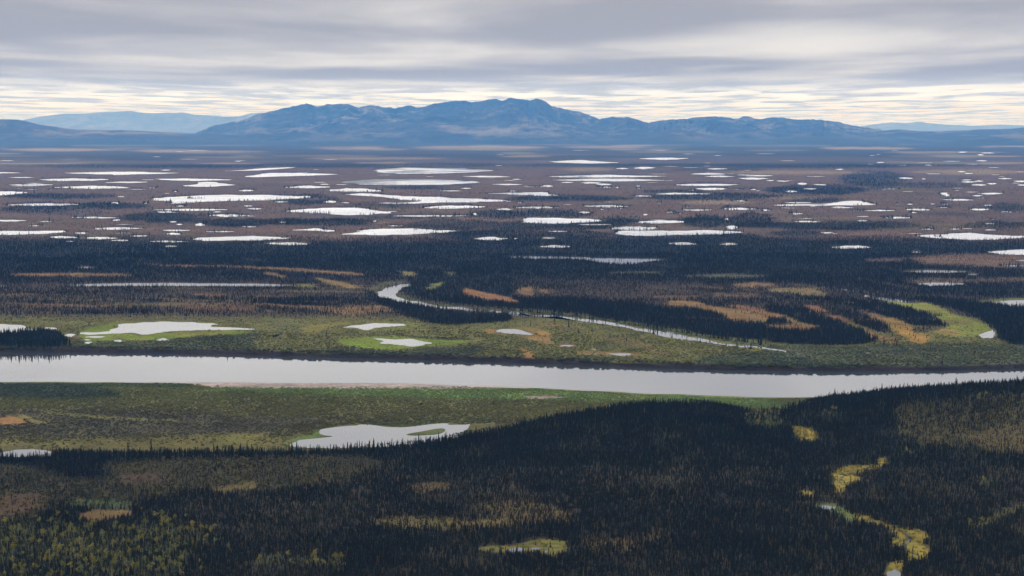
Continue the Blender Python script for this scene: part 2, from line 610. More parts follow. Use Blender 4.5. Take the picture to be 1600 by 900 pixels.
for k in range(90):
    yy = rng.uniform(214, 260)
    ww = rng.uniform(30, 220)
    xx = rng.uniform(-60, 1640)
    cc = [(0.022, 0.026, 0.026), (0.24, 0.19, 0.13), (0.024, 0.028, 0.027), (0.13, 0.10, 0.075), (0.15, 0.14, 0.085)][k % 5]
    tk = rng.uniform(0.8, 2.0)
    paint(band(xx - ww / 2, xx + ww / 2, yy - tk, yy + tk, rng.uniform(-1.5, 1.5)), cc, tree=0.1 if k % 5 in (1, 3, 4) else 0.5, a=rng.uniform(0.5, 0.95), fx=5, fy=0.4)
# --- the dark wood band and the strips in it
paint([(0, 378), (400, 384), (800, 378), (1210, 374), (1415, 378), (1420, 408), (1400, 452), (1200, 440), (800, 432), (590, 428), (300, 418), (0, 420)], DARK, tree=1.0, fx=12, fy=3)
paint([(1413, 402), (1470, 398), (1600, 396), (1600, 422), (1545, 420), (1500, 415), (1440, 413)], (0.105, 0.066, 0.045), tree=0.10, fx=8, fy=2)
paint([(1350, 405), (1420, 403), (1410, 410), (1360, 411)], (0.085, 0.055, 0.045), tree=0.2, fx=5, fy=1)
paint([(1413, 438), (1450, 435), (1520, 437), (1600, 434), (1600, 440), (1500, 447), (1450, 452)], (0.085, 0.06, 0.04), tree=0.25, fx=6, fy=1.5)
paint([(1450, 446), (1520, 442), (1600, 444), (1600, 464), (1500, 462), (1420, 456)], DARK, tree=0.8, fx=6, fy=1.5)
ORANGE = (0.160, 0.098, 0.042)
BARS = [
    (band(10, 212, 427, 432.5), ORANGE, .8), (zp(0, 400, 3.75, [(800, 50), (1000, 52), (1300, 58), (1500, 66), (1500, 76), (1250, 66), (900, 60)]), ORANGE, .7),
    (zp(400, 400, 3.75, [(0, 66), (150, 70), (350, 82), (540, 95), (645, 112), (600, 118), (420, 104), (200, 88), (0, 78)]), ORANGE, .8),
    (zp(400, 400, 3.75, [(50, 98), (110, 102), (175, 120), (165, 132), (90, 118), (50, 110)]), ORANGE, .8),
    (zp(400, 400, 3.75, [(335, 125), (420, 140), (520, 160), (600, 178), (640, 190), (560, 192), (470, 175), (380, 150)]), (0.17, 0.115, 0.04), .85),
    (zp(400, 400, 3.75, [(0, 272), (150, 280), (330, 292), (480, 300), (600, 290), (760, 290), (815, 322), (740, 328), (640, 345), (600, 362), (540, 355), (440, 330), (250, 305), (0, 290)]), ORANGE, .75),
    (zp(0, 400, 3.75, [(0, 285), (400, 285), (800, 285), (1100, 272), (1300, 285), (1500, 290), (1500, 330), (1300, 318), (1000, 302), (400, 300), (0, 305)]), (0.115, 0.062, 0.032), .55),
    (zp(0, 400, 3.75, [(900, 255), (1250, 275), (1500, 268), (1500, 335), (1150, 330), (950, 290)]), (0.085, 0.05, 0.028), .5),
    (band(300, 356, 459, 464), ORANGE, .5), (band(0, 60, 458, 463), ORANGE, .5), (band(380, 470, 462, 468), ORANGE, .35),
    (zp(400, 400, 3.75, [(1215, 205), (1240, 190), (1300, 210), (1370, 222), (1490, 250), (1560, 275), (1480, 280), (1360, 262), (1270, 245), (1230, 225)]), (0.20, 0.105, 0.045), .95),
    (zp(400, 400, 3.75, [(1000, 195), (1020, 170), (1090, 152), (1105, 160), (1080, 185), (1020, 202)]), (0.10, 0.11, 0.03), .9),
    (zp(400, 400, 3.75, [(845, 92), (900, 95), (945, 105), (930, 125), (880, 118)]), (0.14, 0.115, 0.04), .85),
    (zp(400, 400, 3.75, [(1090, 92), (1140, 98), (1200, 102), (1160, 122), (1120, 118)]), (0.09, 0.1, 0.035), .7),
    (zp(800, 400, 3.75, [(10, 200), (60, 188), (120, 185), (125, 210), (115, 235), (60, 225)]), ORANGE, .85), (zp(800, 400, 3.75, [(150, 190), (235, 210), (215, 225), (165, 208)]), ORANGE, .7),
    (zp(800, 400, 3.75, [(890, 275), (960, 265), (1070, 270), (1130, 292), (1240, 310), (1350, 315), (1480, 350), (1490, 378), (1350, 388), (1290, 380), (1260, 352), (1180, 328), (1060, 305), (950, 290)]), (0.175, 0.108, 0.042), .95),
    (zp(800, 400, 3.75, [(1280, 285), (1390, 298), (1500, 322), (1500, 345), (1380, 318), (1290, 298)]), (0.19, 0.095, 0.045), .8),
    (band(1140, 1215, 442, 450), (0.15, 0.10, 0.05), .75), (band(1020, 1100, 462, 468), (0.12, 0.075, 0.05), .4), (band(1110, 1190, 458, 464), (0.13, 0.08, 0.05), .5),
    (band(945, 1045, 424.5, 428.5), (0.085, 0.085, 0.05), .7), (band(1065, 1205, 429, 434.5), (0.085, 0.085, 0.05), .7),
    (zp(1200, 400, 3.75, [(20, 195), (150, 192), (260, 195), (330, 215), (350, 240), (240, 235), (120, 215), (30, 210)]), (0.15, 0.115, 0.05), .85),
    (zp(1200, 400, 3.75, [(200, 290), (260, 290), (350, 315), (345, 325), (270, 325), (225, 308)]), (0.19, 0.095, 0.045), .9),
    (zp(1200, 400, 3.75, [(360, 345), (420, 350), (490, 395), (470, 402), (400, 380)]), (0.15, 0.08, 0.045), .8),
    (zp(1200, 400, 3.75, [(0, 330), (70, 345), (130, 370), (200, 400), (270, 412), (275, 436), (170, 440), (100, 425), (0, 425), (0, 408), (110, 410), (180, 405), (120, 375), (0, 358)]), (0.19, 0.105, 0.04), .95),
    (zp(1200, 400, 3.75, [(545, 420), (600, 445), (660, 468), (760, 488), (770, 512), (680, 502), (610, 480), (570, 455)]), (0.20, 0.12, 0.04), .9),
    (zp(1200, 400, 3.75, [(540, 320), (640, 345), (700, 375), (680, 380), (600, 345)]), (0.17, 0.09, 0.045), .7),
    (band(1365, 1385, 480, 486), (0.16, 0.085, 0.05), .7)]
for pts, c, a in BARS:
    paint(pts, c, tree=0.05, warm=0.6, a=a, fx=3, fy=0.9)

# --- bend of the old channel, its wood and its green banks
paint(zp(1200, 400, 3.75, [(650, 252), (760, 268), (850, 280), (930, 278), (1010, 300), (1100, 340), (1200, 375), (1300, 415), (1335, 432), (1300, 455), (1220, 472), (1150, 478), (1050, 472), (1000, 460), (950, 450), (1050, 415), (1000, 380), (975, 355), (900, 335), (820, 310), (700, 280)]),
      (0.150, 0.165, 0.030), tree=0.0, bush=0.1, fx=3, fy=1)
paint(zp(1200, 400, 3.75, [(860, 300), (1000, 315), (1060, 330), (1000, 335), (900, 325)]), (0.14, 0.11, 0.045), a=.6, fx=3, fy=1)
paint(zp(1200, 400, 3.75, [(1010, 345), (1090, 342), (1120, 355), (1060, 360)]), (0.2, 0.17, 0.05), a=.5, fx=3, fy=1)
paint(zp(1200, 400, 3.75, [(1000, 385), (1080, 380), (1200, 395), (1180, 412), (1060, 408)]), (0.12, 0.10, 0.03), a=.7, fx=3, fy=1)
paint(zp(1200, 400, 3.75, [(980, 432), (1050, 425), (1160, 455), (1100, 465), (1000, 455)]), (0.2, 0.12, 0.045), a=.8, fx=3, fy=1)
paint(zp(1200, 400, 3.75, [(665, 362), (720, 362), (790, 375), (845, 420), (850, 450), (910, 455), (960, 475), (940, 512), (890, 518), (830, 490), (760, 455), (700, 400)]), (0.225, 0.135, 0.032), tree=0.02, bush=0.03, fx=2.5, fy=0.9)
paint(zp(1200, 400, 3.75, [(845, 420), (910, 412), (1040, 415), (960, 445), (850, 448)]), (0.07, 0.055, 0.028), tree=0.08, fx=2, fy=0.8)
paint(zp(1200, 400, 3.75, [(500, 290), (600, 275), (700, 285), (830, 312), (900, 340), (975, 360), (1005, 385), (1045, 412), (960, 412), (850, 408), (800, 380), (680, 345), (560, 310)]), DARK, tree=1.0, warm=0.3, fx=2.5, fy=0.8)
paint(zp(1200, 400, 3.75, [(330, 320), (480, 330), (600, 355), (690, 410), (720, 450), (660, 448), (540, 410), (420, 360)]), (0.045, 0.033, 0.026), tree=0.75, warm=0.5, fx=2.5, fy=0.8)
paint(zp(1200, 400, 3.75, [(0, 285), (150, 300), (260, 330), (360, 360), (460, 410), (560, 450), (640, 490), (600, 515), (400, 525), (200, 520), (0, 505), (0, 430), (120, 440), (270, 440), (290, 415), (200, 385), (100, 345), (0, 320)]), DARK, tree=0.95, warm=0.3, fx=2.5, fy=0.8)
paint(zp(1200, 400, 3.75, [(0, 362), (100, 372), (170, 400), (100, 408), (0, 405)]), DARK, tree=0.8, warm=0.3, fx=2, fy=0.7)
paint(zp(1200, 400, 3.75, [(820, 245), (1000, 255), (1130, 262), (1260, 282), (1400, 292), (1500, 300), (1500, 525), (1430, 515), (1345, 482), (1338, 430), (1240, 370), (1100, 312), (960, 270)]), DARK, tree=1.0, warm=0.2, fx=3, fy=1)
paint(zp(1200, 400, 3.75, [(1130, 262), (1250, 262), (1350, 255), (1500, 245), (1500, 258), (1340, 268), (1260, 280)]), (0.10, 0.12, 0.035), tree=0.0, fx=2, fy=0.8)
paint(zp(800, 400, 3.75, [(0, 240), (300, 250), (700, 280), (950, 310), (1200, 340), (1270, 375), (1500, 400), (1500, 500), (1200, 470), (900, 420), (600, 375), (330, 330), (0, 305)]), DARK, tree=0.95, warm=0.3, fx=4, fy=1)
paint(zp(400, 400, 3.75, [(870, 180), (1000, 120), (1200, 100), (1500, 120), (1500, 300), (1300, 290), (1000, 255), (880, 225)]), DARK, tree=1.0, warm=0.15, a=.9, fx=3, fy=1)
for args in [(zp(400, 400, 3.75, [(1215, 205), (1240, 190), (1300, 210), (1370, 222), (1490, 250), (1560, 275), (1480, 280), (1360, 262), (1270, 245), (1230, 225)]), (0.20, 0.105, 0.045)),
             (zp(400, 400, 3.75, [(1000, 195), (1020, 170), (1090, 152), (1105, 160), (1080, 185), (1020, 202)]), (0.12, 0.125, 0.03)),
             (zp(800, 400, 3.75, [(890, 275), (960, 265), (1070, 270), (1130, 292), (1240, 310), (1350, 315), (1480, 350), (1490, 378), (1350, 388), (1290, 380), (1260, 352), (1180, 328), (1060, 305), (950, 290)]), (0.175, 0.108, 0.042))]:
    paint(args[0], args[1], tree=0.06, warm=0.6, fx=2, fy=0.7)
for k in range(64):                                            # scroll bars: sweeping lines of grass and of trees left by the old bends
    if k % 2:
        x0, y0 = rng.uniform(980, 1420), rng.uniform(440, 512)
        ln, sl = rng.uniform(70, 190), rng.uniform(6, 20)
    else:
        x0, y0 = rng.uniform(-60, 470), rng.uniform(418, 492)
        ln, sl = rng.uniform(90, 260), rng.uniform(0, 7)
    tk = rng.uniform(0.6, 1.5)
    if k % 4 < 2:
        paint(band(x0, x0 + ln, y0 - tk, y0 + tk, sl), [(0.125, 0.082, 0.036), (0.10, 0.075, 0.034), (0.115, 0.10, 0.036)][k % 3], tree=0.05, a=rng.uniform(0.4, 0.85), fx=3, fy=0.5)
    else:
        paint(band(x0, x0 + ln, y0 - tk, y0 + tk, sl), DARK, tree=0.95, warm=0.2, a=0.85, fx=3, fy=0.5)
for pts, c, a in BARS:
    if min(p[0] for p in pts) > 590 or min(p[1] for p in pts) < 436:
        paint(pts, c, tree=0.03, warm=0.6, a=a * 0.95, fx=2.6, fy=0.75)
paint(zp(400, 400, 3.75, [(830, 222), (850, 215), (900, 240), (1000, 268), (1250, 300), (1500, 325), (1500, 345), (1200, 318), (1000, 290), (900, 268), (845, 250)]), (0.062, 0.068, 0.03), tree=0.12, bush=0.6, fx=3, fy=0.8)
paint(zp(800, 400, 3.75, [(0, 310), (200, 325), (350, 345), (540, 372), (800, 412), (1000, 440), (1280, 490), (1500, 520), (1500, 535), (1300, 512), (1100, 480), (800, 430), (500, 380), (200, 345), (0, 328)]), (0.075, 0.085, 0.03), tree=0.05, bush=0.6, fx=3, fy=0.8)
paint(zp(400, 400, 3.75, [(640, 205), (700, 215), (760, 250), (920, 285), (1200, 325), (1400, 338), (1500, 345), (1500, 385), (1320, 392), (1140, 405), (1050, 395), (920, 372), (860, 335), (720, 280), (640, 240)]), DARK, tree=0.9, warm=0.35, fx=3, fy=1)
paint(zp(400, 400, 3.75, [(640, 200), (740, 160), (870, 140), (905, 155), (800, 178), (700, 212)]), (0.06, 0.06, 0.032), tree=0.15, bush=0.4, fx=3, fy=1)
paint(band(230, 330, 444, 450), (0.09, 0.10, 0.04), tree=0.0, a=0.5, fx=3, fy=1)
paint(zp(400, 400, 3.75, [(230, 165), (330, 170), (360, 185), (250, 182)]), (0.10, 0.11, 0.035), tree=0.0, fx=3, fy=0.8)

# --- flood plain beyond the river
paint(zp(0, 400, 3.75, [(460, 440), (560, 415), (690, 395), (700, 400), (655, 440), (840, 470), (920, 455), (1080, 440), (1250, 440), (1400, 440), (1480, 450), (1300, 480), (1050, 490), (950, 520), (700, 545), (560, 540), (480, 500)]), GREEN, tree=0, bush=0.06, fx=3, fy=1)
paint(zp(0, 400, 3.75, [(940, 455), (1060, 442), (1250, 442), (1350, 452), (1260, 478), (1100, 470)]), (0.16, 0.15, 0.03), a=.8, fx=3, fy=1)
paint(zp(0, 400, 3.75, [(660, 460), (740, 460), (740, 500), (700, 520), (560, 515)]), (0.13, 0.14, 0.03), a=.6, fx=3, fy=1)
paint(zp(0, 400, 3.75, [(720, 500), (850, 480), (900, 510), (740, 525)]), (0.16, 0.14, 0.032), a=.7, fx=3, fy=1)
paint(zp(0, 400, 3.75, [(370, 475), (480, 470), (520, 520), (430, 520), (390, 500)]), (0.07, 0.055, 0.028), a=.8, tree=0, fx=3, fy=1)
paint(zp(0, 400, 3.75, [(150, 398), (260, 410), (420, 440), (470, 470), (380, 465), (240, 425)]), (0.12, 0.115, 0.032), a=.7, fx=2, fy=.8)
paint(zp(0, 400, 3.75, [(0, 452), (150, 442), (260, 436), (350, 450), (388, 490), (385, 526), (200, 526), (0, 522)]), DARK, tree=1.0, bush=0, warm=0, fx=1.5, fy=0.6)
paint([(0, 536), (110, 535), (260, 533), (400, 536), (400, 552), (0, 549)], (0.055, 0.062, 0.03), bush=0.95, fx=3, fy=1)
paint(zp(0, 400, 3.75, [(600, 525), (900, 500), (1150, 470), (1500, 455), (1500, 540), (1000, 560), (650, 548)]), (0.06, 0.064, 0.03), bush=0.8, fx=4, fy=1)
paint(zp(400, 400, 3.75, [(0, 360), (160, 375), (270, 410), (430, 430), (420, 460), (280, 465), (180, 430), (0, 385)]), (0.085, 0.085, 0.028), bush=0.1, fx=3, fy=1)
paint(zp(400, 400, 3.75, [(260, 430), (300, 410), (430, 395), (520, 388), (560, 400), (440, 418), (380, 440), (360, 465), (290, 465)]), (0.15, 0.13, 0.03), bush=0.02, a=.85, fx=2.5, fy=.9)
paint(zp(400, 400, 3.75, [(700, 386), (900, 390), (960, 402), (900, 425), (760, 440), (640, 440), (700, 425), (880, 412), (900, 402), (720, 395)]), (0.11, 0.12, 0.03), bush=0.02, a=.9, fx=2, fy=.8)
paint(zp(400, 400, 3.75, [(460, 500), (520, 485), (660, 475), (800, 470), (1000, 490), (1150, 490), (1250, 490), (1230, 515), (1100, 525), (950, 540), (800, 552), (640, 545), (520, 525)]), GREEN, bush=0.05, fx=3, fy=1)
paint(zp(400, 400, 3.75, [(1250, 478), (1340, 485), (1300, 510), (1250, 520), (1260, 500)]), (0.14, 0.13, 0.035), bush=0.02, a=.8, fx=2, fy=.8)
paint(zp(400, 400, 3.75, [(750, 455), (850, 460), (1000, 475), (1180, 482), (1280, 488), (1240, 495), (1100, 490), (950, 478), (800, 466)]), (0.045, 0.045, 0.022), bush=0.7, fx=2, fy=.7)
paint(zp(400, 400, 3.75, [(395, 545), (600, 540), (800, 560), (1000, 545), (1280, 530), (1350, 550), (1250, 585), (900, 590), (600, 578), (400, 580)]), (0.06, 0.064, 0.032), bush=0.95, fx=4, fy=1)
paint(zp(400, 400, 3.75, [(1335, 440), (1360, 428), (1400, 432), (1420, 452), (1500, 462), (1430, 462), (1360, 455)]), (0.2, 0.12, 0.04), bush=0.02, a=.9, fx=1.5, fy=.7)
paint(zp(800, 400, 3.75, [(0, 420), (80, 424), (200, 440), (240, 460), (220, 490), (260, 520), (200, 520), (150, 498), (60, 475), (0, 465), (140, 464), (140, 455), (60, 430)]), (0.19, 0.115, 0.038), bush=0.02, a=.9, fx=2, fy=.8)
paint(zp(800, 400, 3.75, [(60, 550), (85, 543), (115, 575), (150, 602), (205, 618), (150, 622), (75, 605)]), (0.23, 0.125, 0.04), bush=0.02, a=.95, fx=1.5, fy=.7)
paint(zp(800, 400, 3.75, [(270, 515), (380, 515), (390, 528), (340, 540)]), (0.19, 0.115, 0.05), bush=0.02, a=.8, fx=2, fy=.7)
paint(zp(800, 400, 3.75, [(370, 560), (450, 552), (530, 562), (640, 565), (720, 565), (800, 585), (790, 600), (640, 592), (480, 580), (380, 578)]), (0.15, 0.10, 0.035), bush=0.02, a=.85, fx=3, fy=.9)
paint(zp(800, 400, 3.75, [(480, 470), (640, 480), (780, 510), (870, 560), (960, 580), (970, 600), (880, 590), (760, 540), (600, 500)]), (0.12, 0.085, 0.034), bush=0.1, a=.7, fx=4, fy=1.2)
paint(zp(800, 400, 3.75, [(100, 395), (220, 395), (320, 412), (430, 430), (440, 438), (300, 420), (110, 405)]), (0.15, 0.085, 0.04), bush=0.1, a=.7, fx=3, fy=.8)
paint(zp(800, 400, 3.75, [(1100, 600), (1300, 570), (1500, 560), (1500, 660), (1200, 655), (1000, 640)]), (0.055, 0.064, 0.032), bush=0.95, a=.9, fx=4, fy=1)
paint(zp(1200, 400, 3.75, [(0, 520), (200, 525), (400, 535), (700, 520), (900, 525), (1300, 510), (1500, 530), (1500, 660), (0, 660)]), (0.068, 0.075, 0.035), tree=0.01, bush=0.75, warm=0, fx=4, fy=1)
paint(zp(1200, 400, 3.75, [(0, 590), (250, 600), (310, 640), (300, 662), (0, 665)]), (0.05, 0.062, 0.035), bush=1.0, fx=3, fy=1)
paint(zp(1200, 400, 3.75, [(150, 560), (300, 572), (600, 560), (900, 545), (1500, 545), (1500, 552), (900, 560), (600, 572), (300, 580)]), (0.045, 0.05, 0.028), bush=1.0, a=.8, fx=3, fy=.8)
paint([(x, y + 4.0) for x, y in FAR if -1 < x < 1601] + [(x, y - 8 - 2.0 * math.sin(x / 90.0) * math.sin(x / 37.0)) for x, y in FAR[::-1] if -1 < x < 1601], MUD, tree=0, bush=0.12, fx=3, fy=0.8)

# --- near side of the river
paint([(270, 598), (330, 595), (560, 594), (690, 595), (760, 600), (830, 606), (770, 609), (640, 610.5), (420, 610), (330, 606)], SAND, tree=0, bush=0.0, fx=3, fy=0.6)
paint([(0, 597), (300, 600), (300, 606), (0, 604)], (0.06, 0.075, 0.03), bush=1, fx=4, fy=.8)
paint([(330, 607.5), (760, 607), (960, 614), (1110, 620), (1200, 624), (1240, 640), (1180, 638), (1000, 628), (820, 626), (600, 620), (330, 612)], (0.125, 0.175, 0.055), bush=0.9, fx=5, fy=1.3)
paint([(820, 620), (870, 619), (885, 622), (850, 624.5), (818, 623)], (0.22, 0.18, 0.14), bush=0.0, tree=0, fx=2, fy=.6)
paint([(940, 613), (980, 618), (1040, 621), (1010, 625), (960, 622)], (0.15, 0.14, 0.04), bush=0.3, a=.6, fx=3, fy=1)
paint([(0, 601), (90, 600), (175, 608), (190, 620), (100, 624), (0, 622)], (0.034, 0.046, 0.032), bush=1.0, a=.9, fx=5, fy=1.5)
paint([(0, 641), (200, 640), (420, 652), (560, 655), (440, 672), (330, 680), (120, 684), (0, 680)], (0.057, 0.051, 0.028), bush=0.45, tree=0, fx=10, fy=4)
paint([(0, 654), (15, 650), (35, 655), (42, 662), (20, 664), (0, 664)], (0.21, 0.115, 0.04), bush=0, fx=2, fy=.8)
paint([(15, 648), (40, 648), (48, 655), (80, 661), (60, 663), (38, 655)], (0.15, 0.13, 0.035), bush=0.05, a=.85, fx=2, fy=.8)
paint([(60, 642), (120, 646), (180, 652), (280, 657.5), (280, 660), (160, 655), (70, 647)], (0.13, 0.12, 0.035), bush=0.05, a=.75, fx=3, fy=.8)
paint([(0, 690), (250, 684), (330, 680), (420, 678), (470, 690), (450, 704), (0, 706)], (0.10, 0.088, 0.026), bush=0.2, tree=0, a=.8, fx=8, fy=2)
paint([(335, 683), (360, 679), (420, 680), (400, 695), (340, 695)], (0.13, 0.12, 0.03), bush=0.05, a=.7, fx=3, fy=1)
paint(zp(400, 600, 3, [(130, 275), (200, 250), (260, 235), (300, 210), (310, 230), (345, 245), (240, 260), (165, 275), (150, 290)]), (0.085, 0.12, 0.03), bush=0.02, tree=0, fx=2, fy=.8)
paint(zp(400, 600, 3, [(300, 205), (500, 186), (690, 200), (850, 182), (1100, 178), (1100, 160), (700, 175), (330, 190)]), (0.065, 0.075, 0.028), bush=0.9, tree=0, fx=3, fy=.8)
# --- the wooded foreground
paint([(440, 712), (520, 708), (620, 700), (690, 692), (740, 680), (800, 668), (850, 655), (900, 646), (960, 636), (1010, 630), (1080, 629), (1130, 634), (1170, 643), (1195, 650), (1215, 648), (1250, 633), (1300, 622), (1400, 608), (1500, 596), (1600, 588), (1600, 730), (440, 730)],
      (0.024, 0.024, 0.014), tree=0.97, bush=0.15, leaf=0, warm=0.12, fx=3, fy=1.2)
paint([(0, 722), (150, 724), (300, 712), (420, 712), (560, 712), (600, 724), (560, 745), (470, 762), (420, 770), (330, 764), (280, 768), (240, 782), (130, 785), (60, 805), (0, 838)], (0.034, 0.029, 0.010), tree=0.22, bush=0.6, leaf=0.0, warm=0.35, fx=8, fy=3)
paint([(0, 775), (70, 770), (72, 795), (20, 805), (0, 806)], (0.062, 0.040, 0.02), tree=0.08, bush=0.2, fx=4, fy=2)
paint([(180, 742), (230, 738), (280, 745), (240, 756), (190, 755)], (0.058, 0.040, 0.02), tree=0.12, bush=0.3, fx=5, fy=2)
paint([(330, 765), (395, 752), (400, 764), (345, 772)], (0.12, 0.09, 0.03), tree=0.05, bush=0.2, a=.8, fx=4, fy=1.5)
paint([(0, 706), (170, 706), (165, 745), (110, 748), (70, 735), (0, 722)], DARK, tree=0.9, bush=0.1, fx=6, fy=2)
paint([(120, 805), (150, 796), (205, 797), (207, 806), (150, 817), (125, 812)], (0.12, 0.078, 0.028), tree=0.03, bush=0.1, leaf=0, fx=2.5, fy=1)
paint([(110, 782), (170, 780), (225, 790), (180, 796), (110, 793)], (0.055, 0.07, 0.03), tree=0.2, bush=0.9, leaf=0.2, fx=3, fy=1.2)
paint([(0, 822), (60, 806), (150, 826), (250, 806), (300, 822), (340, 846), (290, 866), (310, 884), (240, 905), (0, 905)], (0.050, 0.050, 0.018), tree=0.68, bush=0.6, leaf=0.8, warm=0, fx=20, fy=7)
paint([(400, 866), (545, 874), (550, 886), (400, 882)], (0.06, 0.062, 0.028), tree=0.6, bush=0.5, leaf=0.7, fx=4, fy=2)
paint([(630, 760), (690, 753), (710, 760), (660, 773)], (0.09, 0.062, 0.03), tree=0.25, bush=0.3, fx=4, fy=1.5)
paint([(580, 812), (640, 805), (740, 815), (790, 805), (800, 822), (700, 830), (600, 826)], (0.095, 0.076, 0.028), tree=0.4, bush=0.4, leaf=0.15, warm=0.8, fx=5, fy=2)
paint([(740, 790), (810, 780), (900, 800), (900, 815), (800, 822)], (0.085, 0.066, 0.028), tree=0.5, bush=0.3, warm=0.9, fx=6, fy=2.5)
paint([(745, 858), (765, 853), (800, 853), (845, 842), (888, 846), (885, 862), (865, 872), (830, 862), (790, 864), (750, 862)], (0.13, 0.12, 0.032), tree=0.05, bush=0.3, fx=2.5, fy=1)
paint([(900, 835), (1000, 845), (1040, 830), (990, 862), (920, 860)], (0.08, 0.062, 0.026), tree=0.6, warm=1.0, fx=6, fy=3)
paint([(1400, 628), (1600, 612), (1600, 712), (1480, 700), (1420, 690), (1400, 660)], (0.052, 0.045, 0.018), tree=0.36, bush=0.5, leaf=0.03, warm=0.5, fx=10, fy=5)
paint([(1500, 680), (1600, 655), (1600, 708), (1540, 705)], (0.066, 0.052, 0.021), tree=0.18, bush=0.4, warm=0.4, fx=8, fy=4)
paint([(1160, 645), (1215, 640), (1230, 660), (1205, 675), (1165, 668)], (0.06, 0.066, 0.03), tree=0.45, bush=0.8, leaf=0.35, fx=4, fy=2)
YM = (0.19, 0.15, 0.030)
MEADOWS = [
    zp(1200, 600, 3, [(115, 203), (150, 203), (215, 213), (242, 250), (200, 268), (160, 268), (128, 232)]),
    zp(1200, 600, 3, [(303, 420), (330, 398), (380, 383), (450, 386), (518, 383), (512, 350), (550, 346), (553, 376), (522, 394), (440, 407), (402, 432), (434, 440), (432, 457), (372, 472), (346, 512), (308, 508), (310, 460)]),
    zp(1200, 600, 3, [(148, 495), (216, 505), (216, 531), (168, 529)]),
    zp(1200, 600, 3, [(232, 565), (300, 560), (350, 575), (400, 610), (410, 642), (370, 640), (310, 600), (240, 585)]),
    zp(1200, 600, 3, [(400, 608), (450, 620), (540, 650), (600, 672), (590, 685), (520, 662), (410, 630)]),
    zp(1200, 600, 3, [(578, 690), (610, 678), (722, 688), (748, 710), (737, 750), (764, 780), (752, 815), (700, 830), (645, 825), (658, 790), (625, 762), (578, 762), (590, 722)]),
    zp(1200, 600, 3, [(560, 840), (640, 825), (640, 870), (620, 900), (545, 910), (545, 870)])]
for k_, pl in enumerate(MEADOWS):
    paint(pl, YM if k_ not in (3,) else (0.10, 0.12, 0.04), tree=0.10, bush=0.45, leaf=0, fx=2.2, fy=1.3)
paint(zp(1200, 600, 3, [(630, 690), (660, 710), (672, 730), (655, 745), (640, 725)]), (0.05, 0.04, 0.02), a=.7, fx=.8, fy=.6)
for pl in [zp(1200, 600, 3, [(610, 220), (670, 212), (680, 232), (620, 240)]), zp(1200, 600, 3, [(640, 320), (715, 300), (715, 318), (650, 345)]), zp(1200, 600, 3, [(930, 670), (1060, 615), (1200, 560), (1200, 585), (1090, 640), (960, 690)]),
           zp(1200, 600, 3, [(990, 455), (1050, 448), (1060, 470), (1000, 475)]), zp(1200, 600, 3, [(250, 130), (330, 125), (320, 150), (250, 155)]), zp(1200, 600, 3, [(940, 60), (1050, 30), (1060, 60), (950, 80)])]:
    paint(pl, (0.08, 0.075, 0.03), tree=0.5, bush=0.5, leaf=0.55, fx=3, fy=1.5)


def ground_lookup(arr, px, py):
    # beyond the painted width the nearest strip of country carries on
    tri = lambda d: 70 - np.abs((d % 140) - 70)
    px = np.where(px < 0, tri(-px), px)
    px = np.where(px > 1599, 1599 - tri(px - 1599), px)
    px = np.clip(px, 0, 1599)
    py = np.where(py > 903, 1806 - py, py)
    py = np.clip(py - Y0, 0, Y1 - Y0 - 1.001)
    ix, iy = px.astype(int), py.astype(int)
    fy = (py - iy)
    jx = np.minimum(ix + 1, NXP - 1)
    fx = px - ix
    if arr.ndim == 3:
        fx, fy = fx[..., None], fy[..., None]
    return (arr[iy, ix] * (1 - fx) + arr[iy, jx] * fx) * (1 - fy) + (arr[iy + 1, ix] * (1 - fx) + arr[iy + 1, jx] * fx) * fy


def cover_xy(X, Y, Z):
    """where a ground point reads the painted cover, with ragged edges"""
    px, py = project(X, Y, Z)
    k = np.clip((py - 230) / 250, 0.12, 1.0)
    lx, ly = np.log(np.maximum(Y, 100)) * 55, X / np.maximum(Y, 100) * 55
    a = fbm(lx * 1.6, ly, 31, 4, 0.6) - 0.5
    b = fbm(lx * 1.6, ly, 57, 4, 0.6) - 0.5
    return px + a * 16 * k, py + b * 4.0 * k


# ponds that lie on the wooded slope get level ground
HILL_PONDS = [
    ('small open pond at the foot of the creek meadow', zp(1200, 600, 3, [(552, 896), (558, 876), (578, 881), (592, 864), (604, 876), (622, 880), (628, 930), (545, 930)])),
    ('grey pool at the head of the lower creek meadow', zp(1200, 600, 3, [(240, 572), (262, 568), (300, 574), (330, 578), (300, 586), (262, 588), (244, 584)])),
    ('larger bright pool in the grassy clearing', zp(400, 600, 3, [(1170, 778), (1200, 768), (1258, 766), (1262, 782), (1215, 790), (1180, 788)])),
    ('smaller bright pool in the grassy clearing', zp(800, 600, 3, [(85, 768), (130, 766), (134, 776), (92, 778)])),
    ('tiny pool at the east end of the grassy clearing', zp(800, 600, 3, [(140, 784), (168, 780), (170, 788), (145, 792)]))]
hill_pond_pts = []
for lab, pl in HILL_PONDS:
    W3 = np.array([on_ground(a, b) for a, b in pl])
    c = W3.mean(0)
    r = max(np.hypot(W3[:, 0] - c[0], (W3[:, 1] - c[1]) * 0.55).max(), 4.0)
    hill_pond_pts.append((lab, pl, float(c[2])))
    FLAT.append((c[0], c[1], r, float(c[2])))

